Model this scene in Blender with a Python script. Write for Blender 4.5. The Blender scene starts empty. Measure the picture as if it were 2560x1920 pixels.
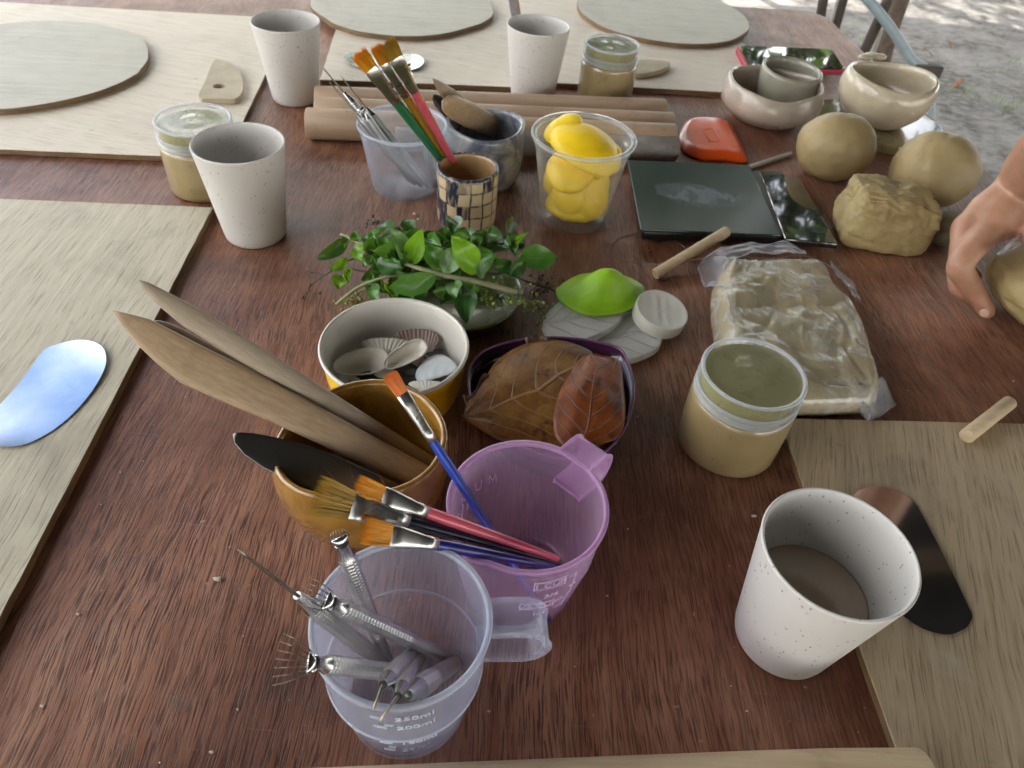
import bpy, bmesh, math, random
from mathutils import Vector, Matrix, noise as mnoise
R = math.radians
rnd = random.Random(7)
sc = bpy.context.scene
col = sc.collection

# ------------------------------------------------------------------ camera
CH = 0.45                                   # metres above the table top (z = 0)
PITCH, ROLL, FPX = R(44.2231), R(-5.5535), 1805.007
fw = Vector((0, math.cos(PITCH), -math.sin(PITCH)))
_r0 = Vector((1, 0, 0)); _d0 = fw.cross(_r0)
rt = math.cos(ROLL) * _r0 + math.sin(ROLL) * _d0
dn = -math.sin(ROLL) * _r0 + math.cos(ROLL) * _d0
CP = Vector((0, 0, CH))
cam_d = bpy.data.cameras.new('camera')
cam_d.sensor_width = 36; cam_d.lens = 36 * FPX / 2560
cam_d.clip_start = 0.01; cam_d.clip_end = 400
cam_d.dof.use_dof = True; cam_d.dof.focus_distance = 0.46; cam_d.dof.aperture_fstop = 16
cam = bpy.data.objects.new('camera', cam_d); col.objects.link(cam)
m3 = Matrix((rt, -dn, -fw)).transposed()
cam.matrix_world = Matrix.Translation(CP) @ m3.to_4x4()
sc.camera = cam

# ------------------------------------------------------------------ world, sun, exposure
SUN_EL, SUN_AZ = R(45), R(160)              # azimuth clockwise from +Y: behind the photographer
w = bpy.data.worlds.new('World'); sc.world = w; w.use_nodes = True
wn = w.node_tree; wn.nodes.clear()
def wnode(t): return wn.nodes.new(t)
sky = wnode('ShaderNodeTexSky'); sky.sky_type = 'NISHITA'; sky.sun_disc = False
sky.sun_elevation = SUN_EL; sky.sun_rotation = SUN_AZ; sky.dust_density = 1.5; sky.ozone_density = 1.0
tc = wnode('ShaderNodeTexCoord'); cn = wnode('ShaderNodeTexNoise')
cn.inputs['Scale'].default_value = 2.6; cn.inputs['Detail'].default_value = 6; cn.inputs['Roughness'].default_value = .55
cr = wnode('ShaderNodeValToRGB'); cr.color_ramp.elements[0].position = .42; cr.color_ramp.elements[1].position = .60
mx = wnode('ShaderNodeMix'); mx.data_type = 'RGBA'
mx.inputs[7].default_value = (13.5, 12.9, 12.0, 1)
bg = wnode('ShaderNodeBackground'); bg.inputs['Strength'].default_value = 0.13
wo = wnode('ShaderNodeOutputWorld')
wl = wn.links
cm = wnode('ShaderNodeMapping'); cm.inputs['Location'].default_value = (.0, .0, .0); wl.new(tc.outputs['Generated'], cm.inputs['Vector']); wl.new(cm.outputs[0], cn.inputs['Vector']); wl.new(cn.outputs['Fac'], cr.inputs['Fac'])
wl.new(cr.outputs['Color'], mx.inputs[0]); wl.new(sky.outputs['Color'], mx.inputs[6])
wl.new(mx.outputs[2], bg.inputs['Color']); wl.new(bg.outputs[0], wo.inputs['Surface'])
sd = bpy.data.lights.new('sun', 'SUN'); sd.energy = 4.0; sd.angle = R(.53); sd.color = (1, .95, .87)
so = bpy.data.objects.new('sun', sd); col.objects.link(so)
sdir = Vector((math.sin(SUN_AZ) * math.cos(SUN_EL), math.cos(SUN_AZ) * math.cos(SUN_EL), math.sin(SUN_EL)))
so.rotation_euler = sdir.to_track_quat('Z', 'Y').to_euler()
sc.view_settings.view_transform = 'Standard'; sc.view_settings.look = 'None'
sc.view_settings.gamma = 1; sc.view_settings.use_curve_mapping = False
sc.view_settings.exposure = 2.05
sc.render.engine = 'CYCLES'
cy = sc.cycles
sc.render.filter_size = 1.15
cy.use_denoising = True
cy.max_bounces = 12; cy.transparent_max_bounces = 24; cy.transmission_bounces = 8
cy.caustics_reflective = False; cy.caustics_refractive = False; cy.sample_clamp_indirect = 6

# ------------------------------------------------------------------ helpers
def ray(px, py): return fw + rt * ((px - 1280) / FPX) + dn * ((py - 960) / FPX)
def at(px, py, z=0.0):
    d = ray(px, py); return CP + d * ((z - CH) / d.z)
def atY(px, py, y):
    d = ray(px, py); return CP + d * (y / d.y)
def zm(ox, oy, f): return lambda x, y: (ox + x * f, oy + y * f)
z1 = zm(0, 0, .3858); z2 = zm(560, 0, .3859); z3 = zm(1240, 0, .3859); z4 = zm(1900, 0, .3857)
zA = zm(0, 560, .3857); zB = zm(660, 500, .3617); zC = zm(1120, 560, .3858); zD = zm(1660, 500, .458)
zE = zm(560, 1160, .458); zF = zm(560, 860, .3255); zG = zm(1060, 1060, .3255); zH = zm(1760, 1160, .4582)
zI = zm(700, 80, .208); zJ = zm(760, 540, .2984); zK = zm(640, 1160, .2712); zL = zm(2300, 420, .2892)
zM = zm(1800, 80, .2532); zN = zm(2060, 0, .226); zO = zm(880, 1700, .1627)
def P(zf, x, y, z=0.0): return at(*zf(x, y), z)
def PL(zf, pts, z=0.0): return [P(zf, x, y, z) for x, y in pts]
def online(A, B, px, py):                   # the point of line AB seen nearest to that pixel
    d1 = (B - A).normalized(); d2 = ray(px, py).normalized(); r = A - CP
    b = d1.dot(d2); den = 1 - b * b
    return A + d1 * ((b * d2.dot(r) - d1.dot(r)) / den)

def setp(o, label=None, cat=None, group=None, kind=None):
    if label: o['label'] = label
    if cat: o['category'] = cat
    if group: o['group'] = group
    if kind: o['kind'] = kind
    return o
def thing(name, label, cat, loc, group=None):
    o = bpy.data.objects.new(name, None); col.objects.link(o); o.location = loc
    o.empty_display_size = .02
    return setp(o, label, cat, group)
def obj(name, verts, faces, mat, parent=None, root=None, smooth=True, uv=None, mi=None):
    """verts in world space; root = thing whose origin they hang on"""
    verts = [Vector(v) for v in verts]
    if parent is not None:
        root = root or parent
        org = Vector(root.location) if root.parent is None else Vector(root['_org'])
    else:
        n = len(verts); org = Vector((sum(v.x for v in verts) / n, sum(v.y for v in verts) / n, min(v.z for v in verts)))
    me = bpy.data.meshes.new(name)
    me.from_pydata([v - org for v in verts], [], faces)
    bm = bmesh.new(); bm.from_mesh(me); bmesh.ops.recalc_face_normals(bm, faces=bm.faces)
    if uv:
        l = bm.loops.layers.uv.new('UVMap')
        for f in bm.faces:
            for lo in f.loops: lo[l].uv = uv[lo.vert.index]
    bm.to_mesh(me); bm.free()
    for m in (mat if isinstance(mat, (list, tuple)) else [mat]): me.materials.append(m)
    if mi:
        for p_, k in zip(me.polygons, mi): p_.material_index = k
    if smooth:
        me.polygons.foreach_set('use_smooth', [True] * len(me.polygons))
    o = bpy.data.objects.new(name, me); col.objects.link(o)
    if parent is not None:
        o.parent = parent
        o.location = (0, 0, 0)
    else: o.location = org
    return o
def sub(parent, name, verts, faces, mat, **k):     # part of a part: the parent part sits at its thing's origin
    top = parent.parent if parent.parent else parent
    me_org = Vector(top.location)
    o = obj(name, [Vector(v) - me_org for v in verts], faces, mat, **k)
    # from_pydata subtracted the centroid: undo
    loc = o.location.copy(); o.parent = parent; o.location = loc
    return o
def sharp(o, deg=35):
    me = o.data
    try: me.set_sharp_from_angle(angle=R(deg))
    except Exception: pass
    return o
def bevel(o, w, seg=2, ang=30):
    b = o.modifiers.new('bevel', 'BEVEL'); b.width = w; b.segments = seg; b.limit_method = 'ANGLE'; b.angle_limit = R(ang)
    return o

def lathe(prof, c, n=48, fr=None, fz=None):
    """prof = [(r, z)...]; r = 0 ends close on the axis"""
    V, F, idx, UV = [], [], [], []
    for (r, z) in prof:
        if r <= 1e-7:
            V.append(Vector((c[0], c[1], c[2] + z))); idx.append([len(V) - 1]); UV.append((0, z))
        else:
            row = []
            for k in range(n):
                a = 2 * math.pi * k / n
                rr = r * (fr(a, z) if fr else 1); zz = z + (fz(a, z, r) if fz else 0)
                V.append(Vector((c[0] + rr * math.cos(a), c[1] + rr * math.sin(a), c[2] + zz)))
                row.append(len(V) - 1); UV.append((k / n, z))
            idx.append(row)
    for A, B in zip(idx, idx[1:]):
        if len(A) == 1 and len(B) == 1: continue
        for k in range(n):
            k2 = (k + 1) % n
            if len(A) == 1: F.append((A[0], B[k], B[k2]))
            elif len(B) == 1: F.append((A[k], A[k2], B[0]))
            else: F.append((A[k], A[k2], B[k2], B[k]))
    return V, F, UV
def bez(pts, n=8):                          # smooth (Catmull-Rom) open polyline
    out = []
    for i in range(len(pts) - 1):
        a = pts[max(i - 1, 0)]; b = pts[i]; c = pts[i + 1]; d = pts[min(i + 2, len(pts) - 1)]
        for k in range(n):
            t = k / n
            out.append(.5 * ((2 * b) + (c - a) * t + (2 * a - 5 * b + 4 * c - d) * t * t + (3 * b - a - 3 * c + d) * t ** 3))
    out.append(pts[-1].copy()); return out
def bezc(pts, n=6):
    m = len(pts); out = []
    for i in range(m):
        a, b, c, d = pts[i - 1], pts[i], pts[(i + 1) % m], pts[(i + 2) % m]
        for k in range(n):
            t = k / n
            out.append(.5 * ((2 * b) + (c - a) * t + (2 * a - 5 * b + 4 * c - d) * t * t + (3 * b - a - 3 * c + d) * t ** 3))
    return out
def resamp(pts, n):
    L = [0]
    for a, b in zip(pts, pts[1:]): L.append(L[-1] + (b - a).length)
    out = []; j = 0
    for k in range(n):
        s = L[-1] * k / (n - 1)
        while j < len(L) - 2 and L[j + 1] < s: j += 1
        t = (s - L[j]) / max(L[j + 1] - L[j], 1e-9)
        out.append(pts[j].lerp(pts[j + 1], min(max(t, 0), 1)))
    return out
def loftrings(rings, cap=True):
    V, F = [], []; n = len(rings[0])
    for r_ in rings: V += r_
    for i in range(len(rings) - 1):
        for k in range(n):
            k2 = (k + 1) % n
            F.append((i * n + k, i * n + k2, (i + 1) * n + k2, (i + 1) * n + k))
    if cap:
        F.append(tuple(range(n - 1, -1, -1))); F.append(tuple((len(rings) - 1) * n + k for k in range(n)))
    return V, F
def frame(d, up=None):
    d = d.normalized(); up = up or Vector((0, 0, 1))
    u = up.cross(d)
    if u.length < 1e-4: u = Vector((1, 0, 0)).cross(d)
    u.normalize(); return u, d.cross(u)
def tube(pts, r, n=10, cap=True):
    rings = []; m = len(pts); u = None
    for i, p in enumerate(pts):
        d = (pts[min(i + 1, m - 1)] - pts[max(i - 1, 0)]).normalized()
        if u is None: u, v = frame(d)
        else:
            u = (u - d * u.dot(d)).normalized(); v = d.cross(u)
        rr = r[i] if isinstance(r, (list, tuple)) else r
        rings.append([p + (u * math.cos(2 * math.pi * k / n) + v * math.sin(2 * math.pi * k / n)) * rr for k in range(n)])
    return loftrings(rings, cap)
def lerp_pts(A, B, ts): return [A.lerp(B, t) for t in ts]
def blade(A, B, secs, n=14, face=None, pw=2.0):
    """secs = [(t, half width, half thickness, sideways offset)] along A->B; wide side turned to the camera"""
    d = (B - A).normalized(); mid = (A + B) / 2
    view = face or (CP - mid).normalized()
    u = d.cross(view).normalized(); nn = u.cross(d).normalized()
    rings = []
    for (t, hw, ht, off) in secs:
        c = A.lerp(B, t) + u * off; rg = []
        for k in range(n):
            a = 2 * math.pi * k / n; ca, sa = math.cos(a), math.sin(a)
            ex = 2 / pw
            rg.append(c + u * hw * math.copysign(abs(ca) ** ex, ca) + nn * ht * math.copysign(abs(sa) ** ex, sa))
        rings.append(rg)
    return loftrings(rings)
def join(*vf):
    V, F = [], []
    for v, f in vf:
        o = len(V); V += v; F += [tuple(i + o for i in q) for q in f]
    return V, F
def strip(LA, RA, n, m, zf=None, th=0.0):
    """sheet between two polylines; zf(u, v) lifts it (v = -1..1); th > 0 closes it below"""
    A = resamp(LA, n); B = resamp(RA, n); V, F, UV = [], [], []
    for i in range(n):
        for j in range(m):
            u = i / (n - 1); v = -1 + 2 * j / (m - 1)
            p = A[i].lerp(B[i], j / (m - 1))
            if zf: p = p + zf(u, v)
            V.append(p); UV.append((u, v))
    for i in range(n - 1):
        for j in range(m - 1):
            a = i * m + j; F.append((a, a + 1, a + m + 1, a + m))
    if th:
        o = len(V); V += [p - Vector((0, 0, th)) for p in V]; UV += UV
        F += [tuple(reversed([i + o for i in f])) for f in F[:]]
        bd = [j for j in range(m)] + [i * m + m - 1 for i in range(1, n)] + [(n - 1) * m + j for j in range(m - 2, -1, -1)] + [i * m for i in range(n - 2, 0, -1)]
        for a, b in zip(bd, bd[1:] + bd[:1]): F.append((b, a, a + o, b + o))
    return V, F, UV
def prism(poly, zlo, zhi):
    n = len(poly)
    V = [Vector((p.x, p.y, zlo)) for p in poly] + [Vector((p.x, p.y, zhi)) for p in poly]
    F = [tuple(range(n - 1, -1, -1)), tuple(range(n, 2 * n))]
    F += [(k, (k + 1) % n, n + (k + 1) % n, n + k) for k in range(n)]
    return V, F
def rbox(c, sx, sy, sz, rz=0, bev=.004, seg=3):
    bm = bmesh.new(); bmesh.ops.create_cube(bm, size=1)
    for v in bm.verts: v.co = Vector((v.co.x * sx, v.co.y * sy, v.co.z * sz))
    if bev: bmesh.ops.bevel(bm, geom=bm.edges[:], offset=bev, segments=seg, affect='EDGES', profile=.5)
    M = Matrix.Translation(c) @ Matrix.Rotation(rz, 4, 'Z')
    bm.verts.index_update()
    V = [M @ v.co for v in bm.verts]; F = [tuple(v.index for v in f.verts) for f in bm.faces]; bm.free()
    return V, F
def sphere(c, r, sub_=4, f=None):
    bm = bmesh.new(); bmesh.ops.create_icosphere(bm, subdivisions=sub_, radius=1); bm.verts.index_update()
    V = []
    for v in bm.verts:
        d = v.co.normalized(); s = f(d) if f else 1
        V.append(Vector(c) + Vector((d.x * r[0], d.y * r[1], d.z * r[2])) * s)
    F = [tuple(v.index for v in g.verts) for g in bm.faces]; bm.free()
    return V, F
def fbm(p, o=4): return mnoise.fractal(p, 1.0, 2.0, o)

# ------------------------------------------------------------------ materials
class NT:
    def __init__(s, name):
        s.m = bpy.data.materials.new(name); s.m.use_nodes = True; s.t = s.m.node_tree; s.t.nodes.clear()
        s.out = s.n('ShaderNodeOutputMaterial')
    def n(s, t, **k):
        x = s.t.nodes.new(t)
        for a, b in k.items(): setattr(x, a, b)
        return x
    def l(s, a, b): s.t.links.new(a, b)
    def val(s, inp, v):
        if hasattr(v, 'is_linked') or isinstance(v, bpy.types.NodeSocket): s.l(v, inp)
        else: inp.default_value = v
    def co(s, kind='Object', scale=(1, 1, 1), rot=(0, 0, 0)):
        t = s.n('ShaderNodeTexCoord'); mp = s.n('ShaderNodeMapping'); mp.inputs['Scale'].default_value = scale; mp.inputs['Rotation'].default_value = rot
        s.l(t.outputs[kind], mp.inputs['Vector']); return mp.outputs['Vector']
    def noise(s, vec, scale, detail=4, rough=.55, dist=0):
        x = s.n('ShaderNodeTexNoise'); s.l(vec, x.inputs['Vector'])
        x.inputs['Scale'].default_value = scale; x.inputs['Detail'].default_value = detail
        x.inputs['Roughness'].default_value = rough; x.inputs['Distortion'].default_value = dist
        return x.outputs['Fac']
    def ramp(s, f, *st):
        x = s.n('ShaderNodeValToRGB'); e = x.color_ramp.elements
        while len(e) < len(st): e.new(.5)
        for k, (p, c) in enumerate(st):
            e[k].position = p; e[k].color = (c, c, c, 1) if isinstance(c, (int, float)) else (*c, 1)
        s.l(f, x.inputs['Fac']); return x.outputs['Color']
    def mix(s, f, a, b, mode='MIX'):
        x = s.n('ShaderNodeMix', data_type='RGBA', blend_type=mode)
        s.val(x.inputs[0], f)
        for i, v in ((6, a), (7, b)):
            if isinstance(v, bpy.types.NodeSocket): s.l(v, x.inputs[i])
            else: x.inputs[i].default_value = (*v, 1) if len(v) == 3 else v
        return x.outputs[2]
    def math(s, op, a, b=0.0, c=None):
        x = s.n('ShaderNodeMath', operation=op); s.val(x.inputs[0], a); s.val(x.inputs[1], b)
        if c is not None: s.val(x.inputs[2], c)
        return x.outputs[0]
    def bump(s, h, st=.3, d=.001, nrm=None):
        x = s.n('ShaderNodeBump'); x.inputs['Strength'].default_value = st; x.inputs['Distance'].default_value = d
        s.l(h, x.inputs['Height'])
        if nrm is not None: s.l(nrm, x.inputs['Normal'])
        return x.outputs['Normal']
    def bsdf(s, base, rough=.5, normal=None, **k):
        b = s.n('ShaderNodeBsdfPrincipled')
        if isinstance(base, bpy.types.NodeSocket): s.l(base, b.inputs['Base Color'])
        else: b.inputs['Base Color'].default_value = (*base, 1)
        s.val(b.inputs['Roughness'], rough)
        if normal is not None: s.l(normal, b.inputs['Normal'])
        for a, v in k.items():
            s.val(b.inputs[a.replace('_', ' ')], v)
        return b.outputs[0]
    def done(s, sh): s.l(sh, s.out.inputs['Surface']); return s.m
def plain(name, c, rough=.5, var=.12, scale=60, bump=.0, bscale=300, **k):
    t = NT(name); co = t.co()
    n1 = t.noise(co, scale, 5)
    lo = tuple(x * (1 - var) for x in c); hi = tuple(min(1, x * (1 + var)) for x in c)
    base = t.mix(t.ramp(n1, (.3, 0), (.7, 1)), lo, hi)
    nrm = t.bump(t.noise(co, bscale, 3), bump, .0008) if bump else None
    rv = t.math('MULTIPLY_ADD', t.noise(co, scale * 1.7, 4), .16, rough - .08)
    return t.done(t.bsdf(base, rv, nrm, **k))

def table_wood():
    t = NT('reddish_plywood')
    co = t.co(rot=(0, 0, R(-3)))
    wob = t.n('ShaderNodeVectorMath', operation='ADD')
    nz = t.n('ShaderNodeTexNoise'); t.l(co, nz.inputs['Vector']); nz.inputs['Scale'].default_value = 7; nz.inputs['Detail'].default_value = 2
    sb = t.n('ShaderNodeVectorMath', operation='MULTIPLY_ADD'); t.l(nz.outputs['Color'], sb.inputs[0])
    sb.inputs[1].default_value = (.022, .0, .0); sb.inputs[2].default_value = (-.011, 0, 0)
    t.l(co, wob.inputs[0]); t.l(sb.outputs[0], wob.inputs[1])
    def stretch(sx, sy):
        mp = t.n('ShaderNodeMapping'); mp.inputs['Scale'].default_value = (sx, sy, 1); t.l(wob.outputs[0], mp.inputs['Vector']); return mp.outputs['Vector']
    pores = t.ramp(t.noise(stretch(1100, 44), 1, 2, .5), (.52, 0), (.59, 1))
    pores2 = t.ramp(t.noise(stretch(560, 20), 1, 3, .6), (.50, 0), (.62, 1))
    strk = t.noise(stretch(70, 5), 1, 3)
    patch = t.noise(co, 6, 4, .6)
    base = t.mix(t.ramp(strk, (.3, 0), (.7, 1)), (.285, .118, .066), (.47, .242, .148))
    base = t.mix(t.ramp(patch, (.35, 0), (.68, 1)), base, (.165, .062, .036))
    dk = t.math('MAXIMUM', t.math('MULTIPLY', pores, .85), t.math('MULTIPLY', pores2, .6))
    dens = t.ramp(t.noise(co, 14, 3), (.3, .55), (.62, 1.0))
    dk = t.math('MULTIPLY', dk, dens)
    base = t.mix(t.math('MULTIPLY', dk, .9), base, (.030, .010, .008))
    smu = t.ramp(t.noise(t.co(scale=(.8, 2.2, 1)), 5.5, 5, .6, .5), (.58, 0), (.74, .45))
    base = t.mix(smu, base, (.050, .036, .031))
    # dried clay haze and grey smears
    dust = t.ramp(t.noise(t.co(scale=(1, 1.6, 1)), 9, 6, .65), (.58, 0), (.76, .30))
    scr = t.ramp(t.noise(t.co(scale=(14, 620, 1), rot=(0, 0, R(24))), 1, 2), (.70, 0), (.74, .35)); dust = t.math('MAXIMUM', dust, scr)
    base = t.mix(dust, base, (.26, .22, .20))
    spec = t.ramp(t.noise(co, 170, 2, .5), (.74, 0), (.78, .5))
    base = t.mix(spec, base, (.45, .38, .32))
    rough = t.ramp(t.noise(co, 25, 4), (.3, .30), (.7, .46))
    nrm = t.bump(t.math('MULTIPLY', dk, -1.0), .35, .0006)
    return t.done(t.bsdf(base, rough, nrm, Specular_IOR_Level=.36))
def ply(name, c1, c2, dark, rot, stain=.35, seed=0.0):
    t = NT(name)
    co = t.co(rot=(0, 0, rot))
    off = t.n('ShaderNodeVectorMath', operation='ADD'); t.l(co, off.inputs[0]); off.inputs[1].default_value = (seed, seed * .7, 0)
    nz = t.n('ShaderNodeTexNoise'); t.l(off.outputs[0], nz.inputs['Vector']); nz.inputs['Scale'].default_value = 5
    sb = t.n('ShaderNodeVectorMath', operation='MULTIPLY_ADD'); t.l(nz.outputs['Color'], sb.inputs[0]); sb.inputs[1].default_value = (.016, 0, 0); sb.inputs[2].default_value = (-.008, 0, 0)
    wob = t.n('ShaderNodeVectorMath', operation='ADD'); t.l(off.outputs[0], wob.inputs[0]); t.l(sb.outputs[0], wob.inputs[1])
    def stretch(sx, sy):
        mp = t.n('ShaderNodeMapping'); mp.inputs['Scale'].default_value = (sx, sy, 1); t.l(wob.outputs[0], mp.inputs['Vector']); return mp.outputs['Vector']
    pores = t.ramp(t.noise(stretch(760, 22), 1, 2), (.55, 0), (.64, 1))
    strk = t.noise(stretch(130, 3), 1, 4, .65)
    base = t.mix(t.ramp(strk, (.3, 0), (.7, 1)), c1, c2)
    base = t.mix(t.math('MULTIPLY', pores, .55), base, dark)
    st = t.ramp(t.noise(off.outputs[0], 9, 6, .62, .4), (.52, 0), (.74, stain))
    base = t.mix(st, base, (.20, .17, .135))
    sp = t.ramp(t.noise(off.outputs[0], 36, 3, .5), (.73, 0), (.80, .55))
    base = t.mix(sp, base, (.17, .13, .09))
    wht = t.ramp(t.noise(off.outputs[0], 12, 4, .6, 1.0), (.60, 0), (.8, .35))
    base = t.mix(wht, base, (.62, .60, .54))
    nrm = t.bump(t.math('MULTIPLY', pores, -1.0), .25, .0005)
    return t.done(t.bsdf(base, t.ramp(strk, (.3, .46), (.7, .62)), nrm, Specular_IOR_Level=.4))
def wood(name, c1, c2, ax='x', sc_=(12, 260, 260), rough=.5, knots=0):
    t = NT(name); co = t.co('UV' if ax == 'uv' else 'Object', scale=sc_)
    n1 = t.noise(co, 1, 4, .6, .2)
    base = t.mix(t.ramp(n1, (.3, 0), (.7, 1)), c1, c2)
    d = t.noise(t.co(), 45, 4)
    base = t.mix(t.ramp(d, (.58, 0), (.75, .4)), base, tuple(x * .45 for x in c1))
    nrm = t.bump(n1, .15, .0004)
    return t.done(t.bsdf(base, rough, nrm))
def bamboo_cup():
    t = NT('speckled_bamboo_plastic'); co = t.co()
    vo = t.n('ShaderNodeTexVoronoi'); t.l(t.co(scale=(1, 1, .55)), vo.inputs['Vector']); vo.inputs['Scale'].default_value = 300
    vo.inputs['Randomness'].default_value = 1
    d = t.ramp(vo.outputs['Distance'], (.14, 1), (.22, 0))
    keep = t.ramp(t.noise(co, 95, 2), (.50, 0), (.54, 1))
    sp = t.math('MULTIPLY', d, keep)
    base = t.mix(t.noise(co, 30, 3), (.53, .51, .485), (.59, .57, .545))
    base = t.mix(t.math('MULTIPLY', sp, .8), base, (.16, .13, .11))
    return t.done(t.bsdf(base, .42, t.bump(t.noise(co, 500, 2), .05, .0004), Specular_IOR_Level=.45))
def film(name, tint, alpha, milk, rough=.18, edge=.5, gloss=.035, patch=0.0):
    """translucent plastic wall: part light straight through, part scattered, glossy skin"""
    t = NT(name); co = t.co()
    tr = t.n('ShaderNodeBsdfTransparent'); tr.inputs['Color'].default_value = (*tint, 1)
    df = t.n('ShaderNodeBsdfDiffuse'); df.inputs['Color'].default_value = (*milk, 1)
    tl = t.n('ShaderNodeBsdfTranslucent'); tl.inputs['Color'].default_value = (*milk, 1)
    ms = t.n('ShaderNodeMixShader'); ms.inputs[0].default_value = .5; t.l(df.outputs[0], ms.inputs[1]); t.l(tl.outputs[0], ms.inputs[2])
    lw = t.n('ShaderNodeLayerWeight'); lw.inputs['Blend'].default_value = .5
    f = t.math('MULTIPLY_ADD', t.math('POWER', lw.outputs['Facing'], 2.5), edge, alpha)
    f = t.math('MULTIPLY_ADD', t.noise(co, 90, 4), alpha * .5, t.math('SUBTRACT', f, alpha * .25))
    if patch: f = t.math('ADD', f, t.math('MULTIPLY', t.ramp(t.noise(co, 26, 5, .6, .8), (.50, 0), (.66, 1)), patch))
    m1 = t.n('ShaderNodeMixShader'); t.l(f, m1.inputs[0]); t.l(tr.outputs[0], m1.inputs[1]); t.l(ms.outputs[0], m1.inputs[2])
    gl = t.n('ShaderNodeBsdfGlossy'); gl.inputs['Roughness'].default_value = rough
    fr = t.math('MULTIPLY_ADD', t.math('POWER', lw.outputs['Facing'], 4.0), .45, gloss)
    m2 = t.n('ShaderNodeMixShader'); t.l(fr, m2.inputs[0]); t.l(m1.outputs[0], m2.inputs[1]); t.l(gl.outputs[0], m2.inputs[2])
    return t.done(m2.outputs[0])
def clayish(name, c, rough=.62, bump=.35, k=1.0, coat=0.0, dark=.55):
    t = NT(name); co = t.co()
    n1 = t.noise(co, 22, 6, .6); n2 = t.noise(co, 130, 5, .65)
    base = t.mix(t.ramp(n1, (.3, 0), (.7, 1)), tuple(x * .8 for x in c), tuple(min(1, x * 1.12) for x in c))
    sp = t.ramp(t.noise(co, 150, 2), (.72, 0), (.76, .6))
    base = t.mix(sp, base, tuple(x * dark for x in c))
    nrm = t.bump(t.math('MULTIPLY_ADD', n2, .5, n1), bump, .0025 * k)
    return t.done(t.bsdf(base, t.ramp(n1, (.3, rough - .1), (.7, rough + .08)), nrm, Coat_Weight=coat, Coat_Roughness=.08))
def metal(name, c, rough=.2, scratch=.0, sc_=(40, 900, 900)):
    t = NT(name); co = t.co(scale=sc_)
    n1 = t.noise(co, 1, 3)
    r_ = t.math('MULTIPLY_ADD', n1, rough * .8, rough * .6)
    nrm = t.bump(n1, scratch, .0002) if scratch else None
    sm = t.noise(t.co(), 40, 5)
    base = t.mix(t.ramp(sm, (.35, 0), (.75, 1)), c, tuple(x * .82 for x in c))
    return t.done(t.bsdf(base, r_, nrm, Metallic=1.0))

# ------------------------------------------------------------------ shared materials
M_TABLE = table_wood()
M_PLYL = ply('greyish_plywood', (.51, .455, .335), (.66, .60, .46), (.22, .17, .115), R(-3), .55, 0)
M_PLYF = ply('pale_plywood', (.66, .58, .46), (.78, .71, .59), (.45, .34, .21), R(-80), .18, 3.1)
M_PLYR = ply('warm_plywood', (.40, .305, .19), (.55, .44, .295), (.15, .095, .05), R(13), .55, 5.7)
M_BAT = ply('bat_plywood', (.47, .445, .36), (.59, .565, .48), (.34, .29, .20), R(84), .35, 8.2)
M_EDGE = wood('plywood_edge', (.10, .06, .028), (.24, .15, .075), 'x', (30, 30, 500), .7)
M_DOWEL = wood('dowel_wood', (.40, .28, .185), (.50, .365, .25), 'x', (9, 120, 120), .55)
M_ROD = wood('pale_rod_wood', (.50, .37, .22), (.62, .49, .32), 'x', (10, 200, 200), .55)
M_TOOL = wood('tool_wood', (.31, .215, .13), (.45, .325, .20), 'uv', (7, 1.5, 1), .45)
M_TOOL2 = wood('grey_tool_wood', (.28, .22, .155), (.41, .34, .25), 'uv', (7, 1.5, 1), .5)
M_TOOL3 = wood('dark_tool_wood', (.13, .085, .05), (.22, .15, .095), 'uv', (7, 1.5, 1), .5)
M_CUP = bamboo_cup()
M_CLAY = clayish('damp_tan_clay', (.36, .275, .125), .62, .6)
M_CLAY2 = clayish('smooth_tan_clay', (.34, .255, .12), .55, .42)
M_SLIP = clayish('clay_in_jar', (.31, .235, .11), .35, .10, coat=1.0)
M_LIDC = clayish('lid_reflection_clay', (.27, .255, .10), .30, .05, coat=.6)  # green tint stands in for foliage reflected in the jar lid
M_PP = film('frosted_plastic', (.97, .98, 1.0), .12, (.80, .85, .95), .22, .30)
M_PPL = film('frosted_lavender_plastic', (.96, .96, 1.0), .13, (.70, .76, .95), .22, .30)
M_PINK = film('pink_frosted_plastic', (.95, .86, .94), .17, (.76, .56, .80), .22, .30)
M_PET = film('clear_plastic', (.99, .99, .99), .035, (.9, .92, .95), .06, .22, .06)
M_RIM = film('milky_plastic_rim', (.97, .98, 1), .42, (.80, .86, .95), .2, .25)
M_PRIM = film('pink_plastic_rim', (.95, .82, .95), .50, (.80, .55, .82), .2, .25)
M_WRAP = film('thin_polythene', (.98, .98, .98), .05, (.80, .81, .78), .20, .40, .08, .55)
M_WRAP2 = film('crumpled_polythene', (.98, .98, .99), .22, (.78, .82, .90), .16, .45)
M_EMB = plain('raised_lettering', (.66, .68, .78), .3, .03)
M_EMBP = plain('raised_pink_lettering', (.74, .58, .80), .3, .03)
M_STEEL = metal('brushed_steel', (.60, .61, .61), .22, .0, (30, 30, 30))
M_SHEET = metal('polished_steel_sheet', (.66, .70, .76), .085, .05, (60, 60, 60))
M_KNURL = metal('tool_aluminium', (.62, .62, .61), .38, .0, (30, 30, 30))
M_DARKM = metal('dark_steel', (.20, .195, .185), .30, .0, (20, 20, 20))
M_NEEDLE = metal('needle_steel', (.30, .28, .23), .3)
M_FERR = metal('ferrule_metal', (.68, .68, .66), .30, .0, (50, 50, 50))

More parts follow.
